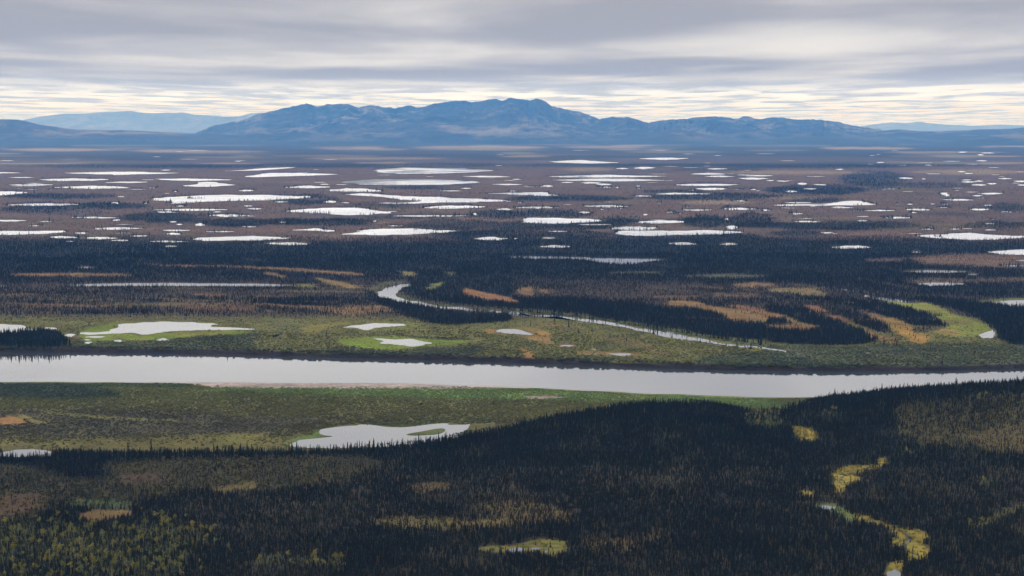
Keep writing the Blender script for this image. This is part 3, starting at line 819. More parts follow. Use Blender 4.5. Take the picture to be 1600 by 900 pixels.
# ------------------------------------------------------------------ the ground sheet
pys = np.concatenate([np.linspace(4200, 1100, 60), np.linspace(1094, 905, 60), np.arange(904, 720, -1.0), np.arange(720, 640, -0.8), np.arange(640, 545, -0.4), np.arange(545, 250, -0.7), np.arange(250, 212.2, -0.5)])
rowY = H * FPX / (pys - 205.0)
cols = np.concatenate([np.linspace(-1.0, -0.46, 130)[:-1], np.linspace(-0.46, 0.46, 1150), np.linspace(0.46, 1.0, 130)[1:]])
GXm = cols[None, :] * rowY[:, None]
GYm = np.repeat(rowY[:, None], len(cols), 1)
GZm = terrain(GXm, GYm)
ground = grid_mesh('ground', GXm, GYm, GZm, M_GROUND)
tag(ground, 'wide tundra plain of brown heath, olive wetland and dark wooded slopes', kind='structure')

# ------------------------------------------------------------------ water
def chaikin(p, it=2):
    p = np.asarray(p, float)
    for _ in range(it):
        q = np.roll(p, -1, 0)
        p = np.stack([p * 0.75 + q * 0.25, p * 0.25 + q * 0.75], 1).reshape(-1, 2)
    return p


def chaikin_open(p, it=3):
    p = np.asarray(p, float)
    for _ in range(it):
        q = np.stack([p[:-1] * 0.75 + p[1:] * 0.25, p[:-1] * 0.25 + p[1:] * 0.75], 1).reshape(-1, 2)
        p = np.concatenate([p[:1], q, p[-1:]])
    return p


def lens(x0, x1, ya, yb, r):
    n = 9
    t = np.linspace(0, 1, n)
    lift = r.uniform(0.3, 0.7)
    mid = yb + (ya - yb) * lift + (t - 0.5) * r.uniform(-0.35, 0.35) * (yb - ya)
    w = np.sin(np.pi * np.clip(t, 0.02, 0.98)) ** r.uniform(0.7, 1.3)
    u = [(x0 + (x1 - x0) * t[i], mid[i] - (mid[i] - ya) * w[i] * r.uniform(0.6, 1.0)) for i in range(n)]
    l = [(x0 + (x1 - x0) * t[i], mid[i] + (yb - mid[i]) * w[i] * r.uniform(0.6, 1.0)) for i in range(n)]
    return u + l[::-1][1:-1]


SHORES = []


def water_sheet(name, pts, z, label, mat=None):
    p = chaikin(pts)
    # shoreline wobble
    seg = np.arange(len(p))
    X, Y = unproject(p[:, 0], p[:, 1], z)
    cx, cy = X.mean(), Y.mean()
    sx, sy = np.ptp(X), np.ptp(Y)
    sc = max(12.0, 0.10 * max(sx, sy))
    wob = 1 + 0.16 * (fbm(X / sc, Y / sc, 77, 3) - 0.5) * 2
    X, Y = cx + (X - cx) * wob, cy + (Y - cy) * wob + 0.20 * min(sy, sx) * (fbm(X / (0.09 * sx + 8), Y / (0.3 * sy + 8), 78, 3) - 0.5) * (0.3 if cy < 2500 else 1.0)
    SHORES.append((X, Y))
    o = mesh_obj(name, [(float(a - cx), float(b - cy), 0.0) for a, b in zip(X, Y)], [list(range(len(X)))], mat or (M_RIPPLE if cy > 4300 else M_WATER))
    if o.data.polygons[0].normal.z < 0:
        o.data.flip_normals()
    o.location = (float(cx), float(cy), z)
    tag(o, label, kind='structure')
    return o


# main river: one sheet tucked under both banks
sr = np.linspace(-0.72, 0.72, 300)
yf, yn = np.interp(sr, _ss, YFAR) + 30, np.interp(sr, _ss, YNEAR) - 30
rv, rf = [], []
for i in range(300):
    rv += [(sr[i] * yn[i], yn[i], ZW), (sr[i] * yf[i], yf[i], ZW)]
    if i:
        rf.append((2 * i - 2, 2 * i, 2 * i + 1, 2 * i - 1))
river = mesh_obj('river', rv, rf, M_WATER)
tag(river, 'wide calm river crossing the whole valley, reflecting pale cloud', kind='structure')

BIG = [  # lakes with a shape of their own (photo outline)
    [(240, 310.5), (255, 308), (275, 306.5), (300, 305.5), (340, 304.5), (400, 304.5), (440, 305), (465, 306.5), (488, 308), (470, 310), (440, 311.5), (420, 312.5), (380, 313), (330, 314.5), (305, 316), (285, 317.5), (270, 317), (258, 314.5), (247, 312.5)],
    [(341, 267.5), (380, 266), (400, 263.5), (430, 262), (470, 261), (440, 264), (400, 266.5)],
    [(380, 276), (400, 273.5), (415, 270.5), (440, 270), (480, 270.5), (538, 272.5), (500, 274), (450, 275), (420, 276.5), (400, 277)],
    [(588, 267), (595, 263.5), (640, 262), (700, 262.5), (760, 264.5), (780, 266), (750, 269), (700, 270), (650, 271.5), (600, 271.5)],
    [(526, 285), (545, 283), (580, 280.5), (620, 280), (680, 281), (720, 282), (760, 284), (740, 286.5), (700, 288), (640, 289), (600, 289.5), (575, 288.5), (550, 286.5)],
    [(530, 303.5), (560, 302.5), (585, 302.8), (610, 305), (640, 307.5), (680, 308), (720, 309.5), (800, 313.5), (775, 315), (720, 316.5), (680, 317), (640, 318), (600, 318), (588, 317), (640, 315.5), (665, 314), (640, 313), (615, 311.5), (600, 308), (570, 306), (545, 304.8)],
    [(440, 330.5), (460, 328), (490, 325.5), (530, 324.5), (565, 325), (580, 328), (600, 330), (626, 331), (605, 333), (575, 334.5), (550, 336), (520, 335), (490, 333), (460, 331.5)],
    [(529, 366.5), (545, 364.5), (565, 362.5), (555, 361), (570, 358.5), (600, 357.5), (650, 357), (690, 359), (722, 361), (690, 363.5), (650, 366), (610, 367.5), (560, 367.5)],
    [(450, 359.5), (475, 358.5), (495, 356), (505, 358.5), (527, 360), (520, 362), (500, 361), (480, 360)],
    [(751, 302), (800, 301), (830, 300.5), (855, 300.5), (857, 303), (878, 305.5), (850, 306.5), (810, 304.5)],
    [(815, 346), (818, 341), (840, 340), (880, 341), (915, 342), (948, 344.5), (930, 347), (900, 348.5), (860, 349.5), (830, 348.5)],
    [(951, 365), (965, 362), (990, 360.5), (1040, 360.5), (1090, 359.5), (1130, 360), (1170, 363.5), (1140, 365.5), (1100, 366.5), (1060, 367), (1020, 369), (980, 368.5)],
    [(780, 402.5), (800, 401), (840, 400.5), (900, 401), (925, 403.5), (960, 403.8), (1000, 403.8), (1050, 406), (1020, 408.5), (1000, 411), (970, 413), (940, 411), (915, 407), (880, 404.5), (840, 404.5)],
    [(1200, 321.5), (1230, 319.5), (1270, 318.5), (1300, 318.5), (1312, 314.5), (1340, 313.5), (1358, 315.5), (1362, 317.5), (1380, 319), (1350, 320.5), (1300, 321), (1250, 322)],
    [(1431, 368.5), (1450, 367), (1480, 365.5), (1505, 364), (1525, 364), (1540, 366), (1570, 368), (1610, 369), (1610, 372), (1570, 373), (1540, 374.5), (1500, 374), (1465, 372.5), (1445, 370.5)],
    [(1541, 393.5), (1560, 391.5), (1590, 390), (1640, 390), (1640, 398), (1590, 398.5), (1560, 396.5)],
    [(300, 373), (320, 371), (360, 369.5), (400, 368.5), (430, 370.5), (454, 372.5), (430, 374), (400, 375.5), (350, 376), (320, 376.5)],
    [(281, 290), (300, 289), (312, 287), (306, 284.8), (330, 284), (350, 287), (371, 288.5), (345, 291), (310, 292)],
    [(0, 367), (-40, 365), (-40, 360), (0, 360), (40, 361.5), (75, 360.5), (107, 360.5), (95, 364), (60, 365.5), (20, 367)],
    [(1465, 302.5), (1472, 300.8), (1482, 301), (1478, 303), (1485, 304.5), (1483, 306.8), (1474, 306.5)],
    [(96, 446.5), (130, 444), (200, 442.3), (300, 442.2), (400, 443.3), (463, 446), (440, 447.7), (300, 446.8), (200, 446.8), (120, 447.2)],
    [(-60, 506), (0, 506.5), (20, 507), (38, 509), (42, 511), (40, 513), (58, 514.5), (57, 517), (40, 518), (20, 518.5), (0, 520.5), (-60, 522)],
    zp(0, 400, 3.75, [(470, 447), (480, 465), (540, 468), (650, 458), (740, 455), (845, 463), (920, 452), (1000, 443), (1100, 438), (1250, 435), (1470, 433), (1480, 428), (1380, 422), (1240, 412), (1235, 404), (1300, 402), (1170, 392), (1050, 384), (880, 384), (790, 390), (720, 396), (690, 410), (665, 430), (655, 440), (600, 445)]),
    zp(400, 400, 3.75, [(490, 418), (560, 410), (640, 398), (700, 393), (800, 395), (895, 403), (840, 412), (740, 416), (690, 425), (650, 436), (615, 428), (570, 420)]),
    zp(400, 400, 3.75, [(675, 485), (740, 480), (790, 487), (850, 485), (920, 487), (990, 503), (1035, 508), (985, 518), (930, 530), (890, 535), (865, 522), (800, 520), (720, 515), (750, 500), (735, 490)]),
    [(771, 516.5), (784, 514), (800, 514), (816, 516), (838, 523), (826, 523.7), (800, 521.5), (782, 520)],
    zp(800, 400, 3.75, [(540, 565), (590, 572), (640, 570), (710, 572), (690, 583), (640, 586), (600, 580)]),
    zp(1200, 400, 3.75, [(1220, 470), (1270, 450), (1310, 436), (1334, 432), (1333, 472), (1310, 483), (1270, 482)]),
    zp(1200, 400, 3.75, [(1265, 272), (1340, 265), (1420, 260), (1620, 256), (1620, 297), (1420, 296), (1380, 286), (1330, 277)]),
    zp(0, 600, 3, [(5, 322), (60, 310), (150, 307), (210, 310), (248, 320), (240, 342), (100, 355), (-60, 350)]),
]
BIGLAB = {12: 'pond edged with spruce in the middle of the dark wood band', 20: 'long straight pond behind a fringe of spruce', 21: 'pond cut by the frame beside the compact spruce grove',
          22: 'large pond with green margins just beyond the river', 23: 'white pond in the olive meadow below the spruce tongue', 24: 'ragged pond in the bright green meadow',
          25: 'small oval pond with an orange rim', 26: 'thin pond in the orange strip above the river bank', 27: 'corner pond at the end of the green meadow', 28: 'pond with a green shore beside the dark wood', 29: 'small pond behind the near treeline'}
LONGLAB = 'pale lake lying in the brown tundra plain'
for i, pl in enumerate(BIG):
    tag(water_sheet('lake', pl, 0.25, BIGLAB.get(i, LONGLAB), M_CHOP if i in (3, 4) else None), group='lakes scattered over the tundra')

SMALL = [  # x0, x1, top, bottom
    (-20, 36, 268.5, 271), (100, 283, 268, 273.5), (13, 54, 276.5, 278), (57, 172, 278.5, 283.5), (164, 234, 283.3, 286), (235, 361, 278.5, 283), (12, 86, 287.5, 291), (83, 208, 289.5, 295.5),
    (-30, 44, 298, 306), (5, 127, 317, 322), (235, 359, 326, 329.5), (241, 280, 330, 333), (323, 390, 334.5, 339.2), (274, 291, 321, 323), (379, 396, 321, 322.7), (385, 412, 325, 327.5), (-20, 42, 343, 346.5),
    (109, 190, 338.5, 341.5), (175, 189, 342, 345.5), (43, 71, 352, 353.5), (145, 225, 355, 359.5), (75, 126, 368, 373), (128, 187, 370, 374.5), (172, 204, 374.5, 377.5), (103, 119, 376.5, 378.5), (117, 140, 363, 365.5),
    (201, 233, 367.7, 370.2), (250, 300, 358.8, 361.5), (259, 285, 363.2, 367.2), (320, 368, 361, 362.8), (230, 300, 375.9, 378.8), (256, 278, 383.5, 386.5), (265, 277, 345.5, 348), (275, 286, 349.5, 352), (304, 321, 348.5, 353.2),
    (377, 402, 353.2, 355.5), (372, 398, 296, 299), (182, 196, 306.2, 308), (224, 232, 316, 319), (172, 187, 315, 319.5), (60, 83, 345.2, 346.8), (270, 278, 298.5, 300), (250, 268, 265, 266.8), (333, 346, 330.4, 332),
    (441, 520, 290, 294.5), (499, 516, 287, 288.7), (506, 603, 294, 300), (656, 763, 320.5, 327), (609, 733, 336, 339.5), (735, 748, 332, 337), (503, 527, 313, 317.5), (533, 548, 315.8, 317.5), (427, 453, 314, 316.5),
    (605, 633, 352, 353.6), (435, 450, 346.3, 348.2), (412, 487, 378, 383), (686, 721, 297, 299), (719, 738, 293.3, 295.2), (722, 800, 274.6, 277), (768, 818, 287, 289.5), (804, 874, 322.6, 326.4), (775, 802, 325.3, 329), (738, 796, 370, 376), (583, 589, 344.5, 347),
    (854, 968, 250, 255.5), (995, 1077, 246, 250.2), (962, 983, 262, 264.3), (990, 1024, 260.5, 264.2), (1104, 1138, 262.8, 265), (852, 1039, 273, 277.5), (865, 1042, 278.7, 284.2), (1079, 1134, 269.7, 273.2), (1100, 1149, 274.2, 276.8),
    (1159, 1210, 273.5, 275.7), (1152, 1202, 277.2, 281.3), (1049, 1156, 286.5, 291), (1086, 1138, 293.2, 297.8), (875, 896, 283.7, 286), (846, 864, 289, 292), (907, 940, 284.2, 287), (930, 957, 286.5, 290), (940, 956, 291.6, 293.8), (961, 968, 292, 294), (994, 1001, 289.8, 291.5), (994, 1001, 293, 294.8),
    (1021, 1114, 301, 304.5), (988, 1020, 305, 307.4), (910, 985, 320.3, 324.5), (966, 976, 325.3, 327), (904, 922, 330.2, 334), (989, 1072, 343.5, 349.5), (949, 1031, 353, 359.5), (1131, 1155, 352, 359), (1131, 1141, 340.8, 344.5), (1064, 1116, 327, 329.5),
    (1125, 1185, 324.5, 329), (1185, 1205, 327.2, 329.8), (1141, 1167, 313, 314.8), (839, 895, 383, 387.5), (1039, 1095, 378, 383.5), (1124, 1154, 379.5, 383.5), (854, 888, 360.6, 362.6), (800, 811, 371.8, 374), (846, 870, 371, 373), (900, 960, 350, 352), (1040, 1054, 330.4, 332.4),
    (1005, 1012, 334, 337), (1171, 1183, 295, 297), (807, 818, 316, 318), (1026, 1034, 316.2, 318), (800, 815, 279.3, 281),
    (1402, 1428, 276.5, 280), (1197, 1210, 281, 283), (1212, 1233, 281.8, 284), (1245, 1263, 285.2, 289.2), (1270, 1292, 287.5, 290), (1254, 1277, 294, 296.5), (1226, 1246, 297.5, 300.5), (1527, 1570, 301, 304), (1519, 1536, 304.6, 307), (1470, 1524, 310.5, 314),
    (1225, 1270, 316, 317.6), (1297, 1334, 323.5, 325.6), (1351, 1400, 327.5, 330.2), (1412, 1458, 326, 329), (1513, 1546, 325.5, 329), (1562, 1582, 330, 332.5), (1232, 1256, 332.6, 335.4), (1377, 1426, 338.5, 341.8), (1338, 1356, 343.6, 346.4), (1236, 1282, 344.5, 347.5), (1282, 1303, 362.6, 364.9),
    (1297, 1364, 383, 389), (1423, 1440, 393, 395.2), (1583, 1625, 405, 409), (1560, 1625, 413.8, 417), (1411, 1515, 421.8, 427), (1537, 1554, 348.4, 350.5), (1439, 1461, 357, 359.2), (1484, 1502, 357, 358.6), (1537, 1557, 358, 360.2),
    (1369, 1382, 252.9, 254.6), (1305, 1319, 263.6, 265.4), (1496, 1512, 236.9, 238.6), (1530, 1555, 238, 239.8), (1527, 1538, 241, 242.8), (1524, 1544, 250.2, 252), (1445, 1457, 257.5, 259), (1495, 1510, 267.2, 269.2), (1505, 1522, 270, 271.8), (1501, 1527, 283, 285.4), (1517, 1542, 287.4, 290.4), (1542, 1558, 285.8, 288.4),
    (1559, 1582, 277.8, 280), (1584, 1612, 282, 285), (1588, 1612, 288, 290.4), (1500, 1520, 280.3, 282), (1522, 1537, 281.8, 283.8), (1440, 1447, 278.8, 280.3), (1417, 1427, 318, 320), (1398, 1405, 318, 319.6), (1453, 1462, 318, 319.5), (1471, 1482, 317.8, 319.6), (1421, 1436, 331, 332.8), (1535, 1551, 319.8, 321.6),
    (113, 155, 416, 420), (-20, 12, 445.5, 448.2), (1427, 1511, 441, 448), (100, 118, 520.5, 526.6), (66, 90, 510, 515.5), (133, 166, 524.8, 528), (131, 142, 529.5, 532), (131, 144, 533.8, 537.6), (177, 194, 530.8, 535.3), (244, 265, 527.8, 532.9),
    (872, 898, 538.5, 542.4), (925, 931, 545.2, 547.4), (1353, 1360, 551, 553.4), (1512, 1530, 427.5, 430.5), (120, 330, 300.5, 301.5)]
rl = np.random.default_rng(21)
for k in range(150):                                            # the many tiny slivers of water between the lakes
    yy = rl.uniform(263, 372) if k % 2 else rl.uniform(234, 300)
    xx = rl.uniform(0, 1600) if k % 3 else rl.uniform(900, 1600)
    ww, hh_ = rl.uniform(5, 34), rl.uniform(0.45, 0.95) * (0.5 + (yy - 220) / 140)
    if TREE[int(yy) - Y0, min(int(xx), 1599)] < 0.45:
        SMALL.append((xx - ww / 2, xx + ww / 2, yy - hh_ / 2, yy + hh_ / 2))
for (a, b, c, d) in SMALL:
    if b - a > 205 or (d - c) < 0.3:
        continue
    yy = (c + d) / 2
    lab = 'narrow pale pond in the brown heath of the far plain' if yy < 380 else ('small pool among dark spruces' if yy < 460 else 'small pool in the grassy flood plain')
    tag(water_sheet('lake', lens(a, b, c, d, rl), 0.25, lab), group='lakes scattered over the tundra')
# margins of the ponds: wood, sedge or wet peat
for k, pl in enumerate(BIG + [band(a, b, c, d) for (a, b, c, d) in SMALL if b - a <= 205]):
    ys = [p[1] for p in pl]
    if max(ys) > 432:
        continue
    P = np.asarray(pl, float)
    c = P.mean(0)
    hgt = max(ys) - min(ys)
    P = c + (P - c) * np.array([1.05, 1.0 + 1.6 / max(hgt, 1.2)])
    col, tr = [((0.020, 0.021, 0.019), 0.75), ((0.075, 0.066, 0.026), 0.15), ((0.030, 0.025, 0.021), 0.35)][k % 3]
    paint([tuple(p) for p in P], col, tree=tr, a=0.75, fx=3, fy=0.5)
qx, qy = cover_xy(GXm.ravel(), GYm.ravel(), GZm.ravel())
set_color(ground.data, 'cover', ground_lookup(COV, qx, qy))
# the biggest near pond, with its island of sedge
tag(water_sheet('lake', zp(400, 600, 3, [(148, 284), (165, 270), (240, 258), (320, 250), (345, 246), (300, 240), (305, 215), (330, 205), (400, 196), (500, 191), (600, 198), (680, 203), (760, 196), (850, 187), (900, 186), (960, 192), (1060, 190), (1120, 180), (1120, 200), (1000, 222), (900, 250), (850, 268), (700, 285), (500, 300), (330, 305), (200, 296)]), 0.25,
                'large near pond with a sedge island, in front of the river'), group='lakes scattered over the tundra')
ip = chaikin(zp(400, 600, 3, [(690, 237), (740, 228), (800, 218), (850, 208), (890, 206), (892, 222), (860, 235), (780, 240), (720, 242)]))
ix_, iy_ = unproject(ip[:, 0], ip[:, 1], 0.5)
icx, icy = float(ix_.mean()), float(iy_.mean())
iv = [(float(a - icx), float(b - icy), -0.5) for a, b in zip(ix_, iy_)] + [(float((a - icx) * .9), float((b - icy) * .9), 0.45) for a, b in zip(ix_, iy_)]
n_ = len(ix_)
isl = mesh_obj('islet_ground', iv, [(i, (i + 1) % n_, n_ + (i + 1) % n_, n_ + i) for i in range(n_)] + [list(range(n_, 2 * n_))], M_GROUND)
isl.location = (icx, icy, 0.3)
set_color(isl.data, 'cover', np.tile(np.array([[0.085, 0.095, 0.03]]), (2 * n_, 1)))
tag(isl, 'low green sedge island in the near pond', kind='structure')

OXBOW = [zp(400, 400, 3.75, [(697, 215), (720, 205), (780, 188), (840, 172), (905, 160), (908, 178), (860, 190), (832, 206), (824, 225), (838, 243), (870, 258), (960, 275), (1100, 293), (1300, 310), (1500, 326), (1600, 334), (1600, 344), (1500, 338), (1300, 323), (1080, 306), (910, 284), (850, 272), (800, 260), (740, 246), (704, 232)]),
         zp(800, 400, 3.75, [(0, 330), (180, 348), (370, 367), (540, 382), (640, 400), (760, 425), (860, 442), (960, 462), (1130, 485), (1280, 512), (1400, 528), (1500, 543), (1680, 555), (1680, 562), (1500, 552), (1400, 541), (1280, 526), (1120, 504), (1000, 490), (880, 472), (760, 441), (640, 416), (500, 393), (370, 378), (240, 362), (100, 347), (0, 340)])]
for lab, pl in zip(('white bend of the winding side channel between spruces', 'long thin side channel running along the flood plain'), OXBOW):
    tag(water_sheet('stream', pl, 0.25, lab), group='side channels of the river')
tag(water_sheet('stream', zp(1200, 400, 3.75, [(540, 226), (620, 235), (700, 246), (780, 257), (850, 270), (860, 277), (780, 270), (680, 260), (600, 245), (545, 234)]), 0.25, 'bright stretch of channel at the head of the green meadow'), group='side channels of the river')
tag(water_sheet('stream', zp(1200, 400, 3.75, [(300, 180), (400, 184), (470, 196), (560, 212), (555, 220), (460, 206), (380, 192), (300, 187)]), 0.25, 'dim narrow channel winding through the dark wood'), group='side channels of the river')
for lab, pl in [('dark creek thread winding through the lowest yellow meadow', [(612, 682), (640, 700), (662, 716), (668, 732), (650, 748), (642, 765), (655, 785), (690, 800)]),
                ('dark creek thread along the upper yellow meadow', [(520, 392), (470, 394), (420, 405), (385, 425), (350, 432), (330, 450), (345, 470)])]:
    W3 = np.array([on_ground(a, b) for a, b in chaikin_open(zp(1200, 600, 3, pl))])
    d = np.gradient(W3[:, :2], axis=0)
    d /= np.maximum(np.linalg.norm(d, axis=1), 1e-6)[:, None]
    nn = np.stack([-d[:, 1], d[:, 0]], -1) * (0.55 + 0.6 * fbm(W3[:, 0] / 25, W3[:, 1] / 25, 151, 2))[:, None]
    zz = terrain(W3[:, 0], W3[:, 1]) + 0.35
    cv, cf = [], []
    for i in range(len(W3)):
        cv += [(W3[i, 0] + nn[i, 0], W3[i, 1] + nn[i, 1], zz[i]), (W3[i, 0] - nn[i, 0], W3[i, 1] - nn[i, 1], zz[i])]
        if i:
            cf.append((2 * i - 2, 2 * i, 2 * i + 1, 2 * i - 1))
    tag(mesh_obj('creek', cv, cf, M_PEAT), lab, kind='structure')
for lab, pl, z in hill_pond_pts:
    p = chaikin(pl)
    X, Y = unproject(p[:, 0], p[:, 1], z + 0.25)
    cx, cy = float(X.mean()), float(Y.mean())
    o = mesh_obj('pond', [(float(a - cx), float(b - cy), 0.0) for a, b in zip(X, Y)], [list(range(len(X)))], M_WATER)
    if o.data.polygons[0].normal.z < 0:
        o.data.flip_normals()
    o.location = (cx, cy, z + 0.25)
    tag(o, lab, kind='structure')

# ------------------------------------------------------------------ mountains
def ridged(x, y, seed, oct=6):
    s, a, tot = 0, 1.0, 0
    for o in range(oct):
        ca, sa = math.cos(1.1 * o + 0.3), math.sin(1.1 * o + 0.3)
        n = vnoise((x * ca - y * sa) * 2.03 ** o, (x * sa + y * ca) * 2.03 ** o, seed + 13 * o)
        s = s + a * (1 - np.abs(2 * n - 1))
        tot += a
        a *= 0.56
    return s / tot


def mountain(name, prof, Yc, front, back, mat, label, wave=5200.0, seed=1, rough=0.5, ncol=700, nrow=170, shape=1.35, xr=None, jag=0.0):
    pxs = np.linspace(prof[0][0], prof[-1][0], ncol)
    tgt = np.interp(pxs, [p[0] for p in prof], [p[1] for p in prof])
    k = np.hanning(9)
    k /= k.sum()
    tgt = np.convolve(np.pad(tgt, 4, mode='edge'), k, 'valid')
    tgt = tgt + jag * (fbm(pxs / 8.0, pxs * 0, seed + 5, 3) - 0.5)
    s = (pxs - 800) / FPX * 1.0 / (CP + (450 - 200) / FPX * SP)
    rowsY = np.linspace(Yc - front, Yc + back, nrow)
    X = s[None, :] * rowsY[:, None]
    Yg = np.repeat(rowsY[:, None], ncol, 1)
    wig = (fbm(X / 9000, X * 0 + seed, seed, 3) - 0.5) * front * 0.5
    t = np.where(Yg < Yc + wig, (Yc + wig - Yg) / (front * 0.97 + wig), (Yg - Yc - wig) / (back * 0.97 - wig))
    env = np.clip(1 - np.abs(t), 0, 1) ** shape
    ztop = np.maximum((H + (205 - tgt) / FPX * Yc), 5.0)[None, :]
    r = ridged(X / wave + 3.3 * fbm(X / 9000, Yg / 9000, seed + 3, 2), Yg / (wave * 1.5), seed)
    z = ztop * env * ((1 - rough) + rough * 1.35 * r)
    z = z + ztop * env * (1 - env) * 0.5 * (ridged(X / (wave * 0.42), Yg / (wave * 0.8), seed + 40, 4) - 0.5)
    ang = ((z - H) / Yg).max(0)
    want = (205 - tgt) / FPX
    ipk = ((z - H) / Yg).argmax(0)
    zpk = z[ipk, np.arange(ncol)]
    need = want * rowsY[ipk] + H
    ratio = np.clip(need / np.maximum(zpk, 1.0), 0.1, 3.5)
    kk = np.hanning(61)
    kk /= kk.sum()
    body = np.convolve(np.pad(ratio, 30, mode='edge'), kk, 'valid')
    near_top = np.clip(z / np.maximum(zpk, 1.0)[None, :], 0, 1) ** 5
    z = z * (body[None, :] + (ratio - body)[None, :] * near_top)
    edge = sstep(0, 0.02, np.linspace(0, 1, ncol)) * sstep(1, 0.98, np.linspace(0, 1, ncol))
    z = z * edge[None, :] - 3.0
    o = grid_mesh(name, X, Yg, z, mat)
    tag(o, label, kind='structure')
    return o


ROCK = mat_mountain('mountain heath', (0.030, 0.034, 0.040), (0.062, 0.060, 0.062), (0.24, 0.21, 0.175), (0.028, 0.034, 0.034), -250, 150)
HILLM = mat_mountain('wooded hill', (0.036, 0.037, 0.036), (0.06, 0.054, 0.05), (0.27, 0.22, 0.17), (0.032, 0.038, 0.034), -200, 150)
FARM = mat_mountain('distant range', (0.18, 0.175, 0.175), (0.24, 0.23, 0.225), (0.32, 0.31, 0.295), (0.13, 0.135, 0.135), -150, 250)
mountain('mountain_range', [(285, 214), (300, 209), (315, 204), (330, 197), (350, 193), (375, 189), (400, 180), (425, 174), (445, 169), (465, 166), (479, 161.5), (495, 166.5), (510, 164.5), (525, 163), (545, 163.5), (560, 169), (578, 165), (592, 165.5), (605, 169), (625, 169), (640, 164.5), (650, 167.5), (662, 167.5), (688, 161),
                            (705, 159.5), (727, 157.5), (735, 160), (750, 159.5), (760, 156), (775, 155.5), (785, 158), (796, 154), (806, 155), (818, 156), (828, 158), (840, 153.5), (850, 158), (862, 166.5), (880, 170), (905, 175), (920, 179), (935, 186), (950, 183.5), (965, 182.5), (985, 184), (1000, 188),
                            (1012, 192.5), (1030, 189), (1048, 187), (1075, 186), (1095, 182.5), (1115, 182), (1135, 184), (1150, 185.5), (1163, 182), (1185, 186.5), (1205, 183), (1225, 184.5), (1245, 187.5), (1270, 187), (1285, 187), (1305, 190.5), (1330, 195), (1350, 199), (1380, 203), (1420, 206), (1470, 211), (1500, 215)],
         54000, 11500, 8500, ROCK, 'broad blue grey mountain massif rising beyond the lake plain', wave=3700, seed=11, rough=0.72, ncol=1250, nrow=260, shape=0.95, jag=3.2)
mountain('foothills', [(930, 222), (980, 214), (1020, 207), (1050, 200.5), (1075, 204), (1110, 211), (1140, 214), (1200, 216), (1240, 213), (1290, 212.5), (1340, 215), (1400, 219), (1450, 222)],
         45000, 4500, 4500, HILLM, 'low brown foothills with pale heath and painted sun patches in front of the massif', wave=2800, seed=23, rough=0.45, ncol=420, nrow=80)
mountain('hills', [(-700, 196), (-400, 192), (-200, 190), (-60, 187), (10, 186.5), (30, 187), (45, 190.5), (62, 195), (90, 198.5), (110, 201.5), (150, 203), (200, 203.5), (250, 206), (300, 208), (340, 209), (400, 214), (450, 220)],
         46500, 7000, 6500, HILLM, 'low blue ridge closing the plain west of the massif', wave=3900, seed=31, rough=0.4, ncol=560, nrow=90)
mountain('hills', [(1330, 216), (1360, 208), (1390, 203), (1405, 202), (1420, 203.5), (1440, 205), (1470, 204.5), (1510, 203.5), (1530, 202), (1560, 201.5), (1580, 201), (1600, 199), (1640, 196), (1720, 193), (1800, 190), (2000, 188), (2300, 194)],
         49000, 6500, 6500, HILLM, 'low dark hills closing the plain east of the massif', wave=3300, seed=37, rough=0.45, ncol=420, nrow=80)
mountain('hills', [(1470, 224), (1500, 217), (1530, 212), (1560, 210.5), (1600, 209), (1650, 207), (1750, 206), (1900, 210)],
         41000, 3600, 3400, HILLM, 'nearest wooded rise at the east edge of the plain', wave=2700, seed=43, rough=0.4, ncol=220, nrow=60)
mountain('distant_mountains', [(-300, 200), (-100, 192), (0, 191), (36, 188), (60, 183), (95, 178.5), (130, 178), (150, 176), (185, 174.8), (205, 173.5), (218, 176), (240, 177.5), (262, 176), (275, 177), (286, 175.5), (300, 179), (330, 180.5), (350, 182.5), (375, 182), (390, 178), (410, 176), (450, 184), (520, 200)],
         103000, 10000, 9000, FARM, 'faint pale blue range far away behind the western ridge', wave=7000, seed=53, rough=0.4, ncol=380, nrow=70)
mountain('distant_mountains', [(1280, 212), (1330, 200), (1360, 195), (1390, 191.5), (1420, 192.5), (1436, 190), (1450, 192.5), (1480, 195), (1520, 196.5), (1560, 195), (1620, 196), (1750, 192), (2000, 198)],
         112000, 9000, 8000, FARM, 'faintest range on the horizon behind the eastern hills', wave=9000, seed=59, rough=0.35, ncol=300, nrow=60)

# ------------------------------------------------------------------ trees and scrub: unit shapes (height 1)
def spruce_crown(r, width, club, base):
    v, f = [], []
    nw = 9
    for i in range(nw):
        t = i / (nw - 1)
        zt = base + (1 - base) * t
        rad = width * (1 - t) ** 0.8 * r.uniform(0.7, 1.15) + 0.012
        if club and t > 0.72:
            rad = max(rad, width * 0.5 * (1 - (t - 0.72) / 0.28) ** 0.6 * r.uniform(.8, 1.1) + 0.01)
        hgt = (1 - base) / nw * 1.9
        k = 7
        a0 = r.uniform(0, 6.28)
        c = len(v)
        v.append((r.uniform(-.006, .006), r.uniform(-.006, .006), min(zt + hgt * 0.55, 1.0)))
        for j in range(2 * k):
            rr = rad * (r.uniform(0.75, 1.2) if j % 2 == 0 else r.uniform(0.3, 0.55))
            a = a0 + math.pi * j / k
            dz = -hgt * 0.42 if j % 2 == 0 else -hgt * 0.08
            v.append((rr * math.cos(a), rr * math.sin(a), max(zt + dz * r.uniform(.6, 1.3), 0.01)))
        for j in range(2 * k):
            f.append((c, c + 1 + j, c + 1 + (j + 1) % (2 * k)))
    return v, f


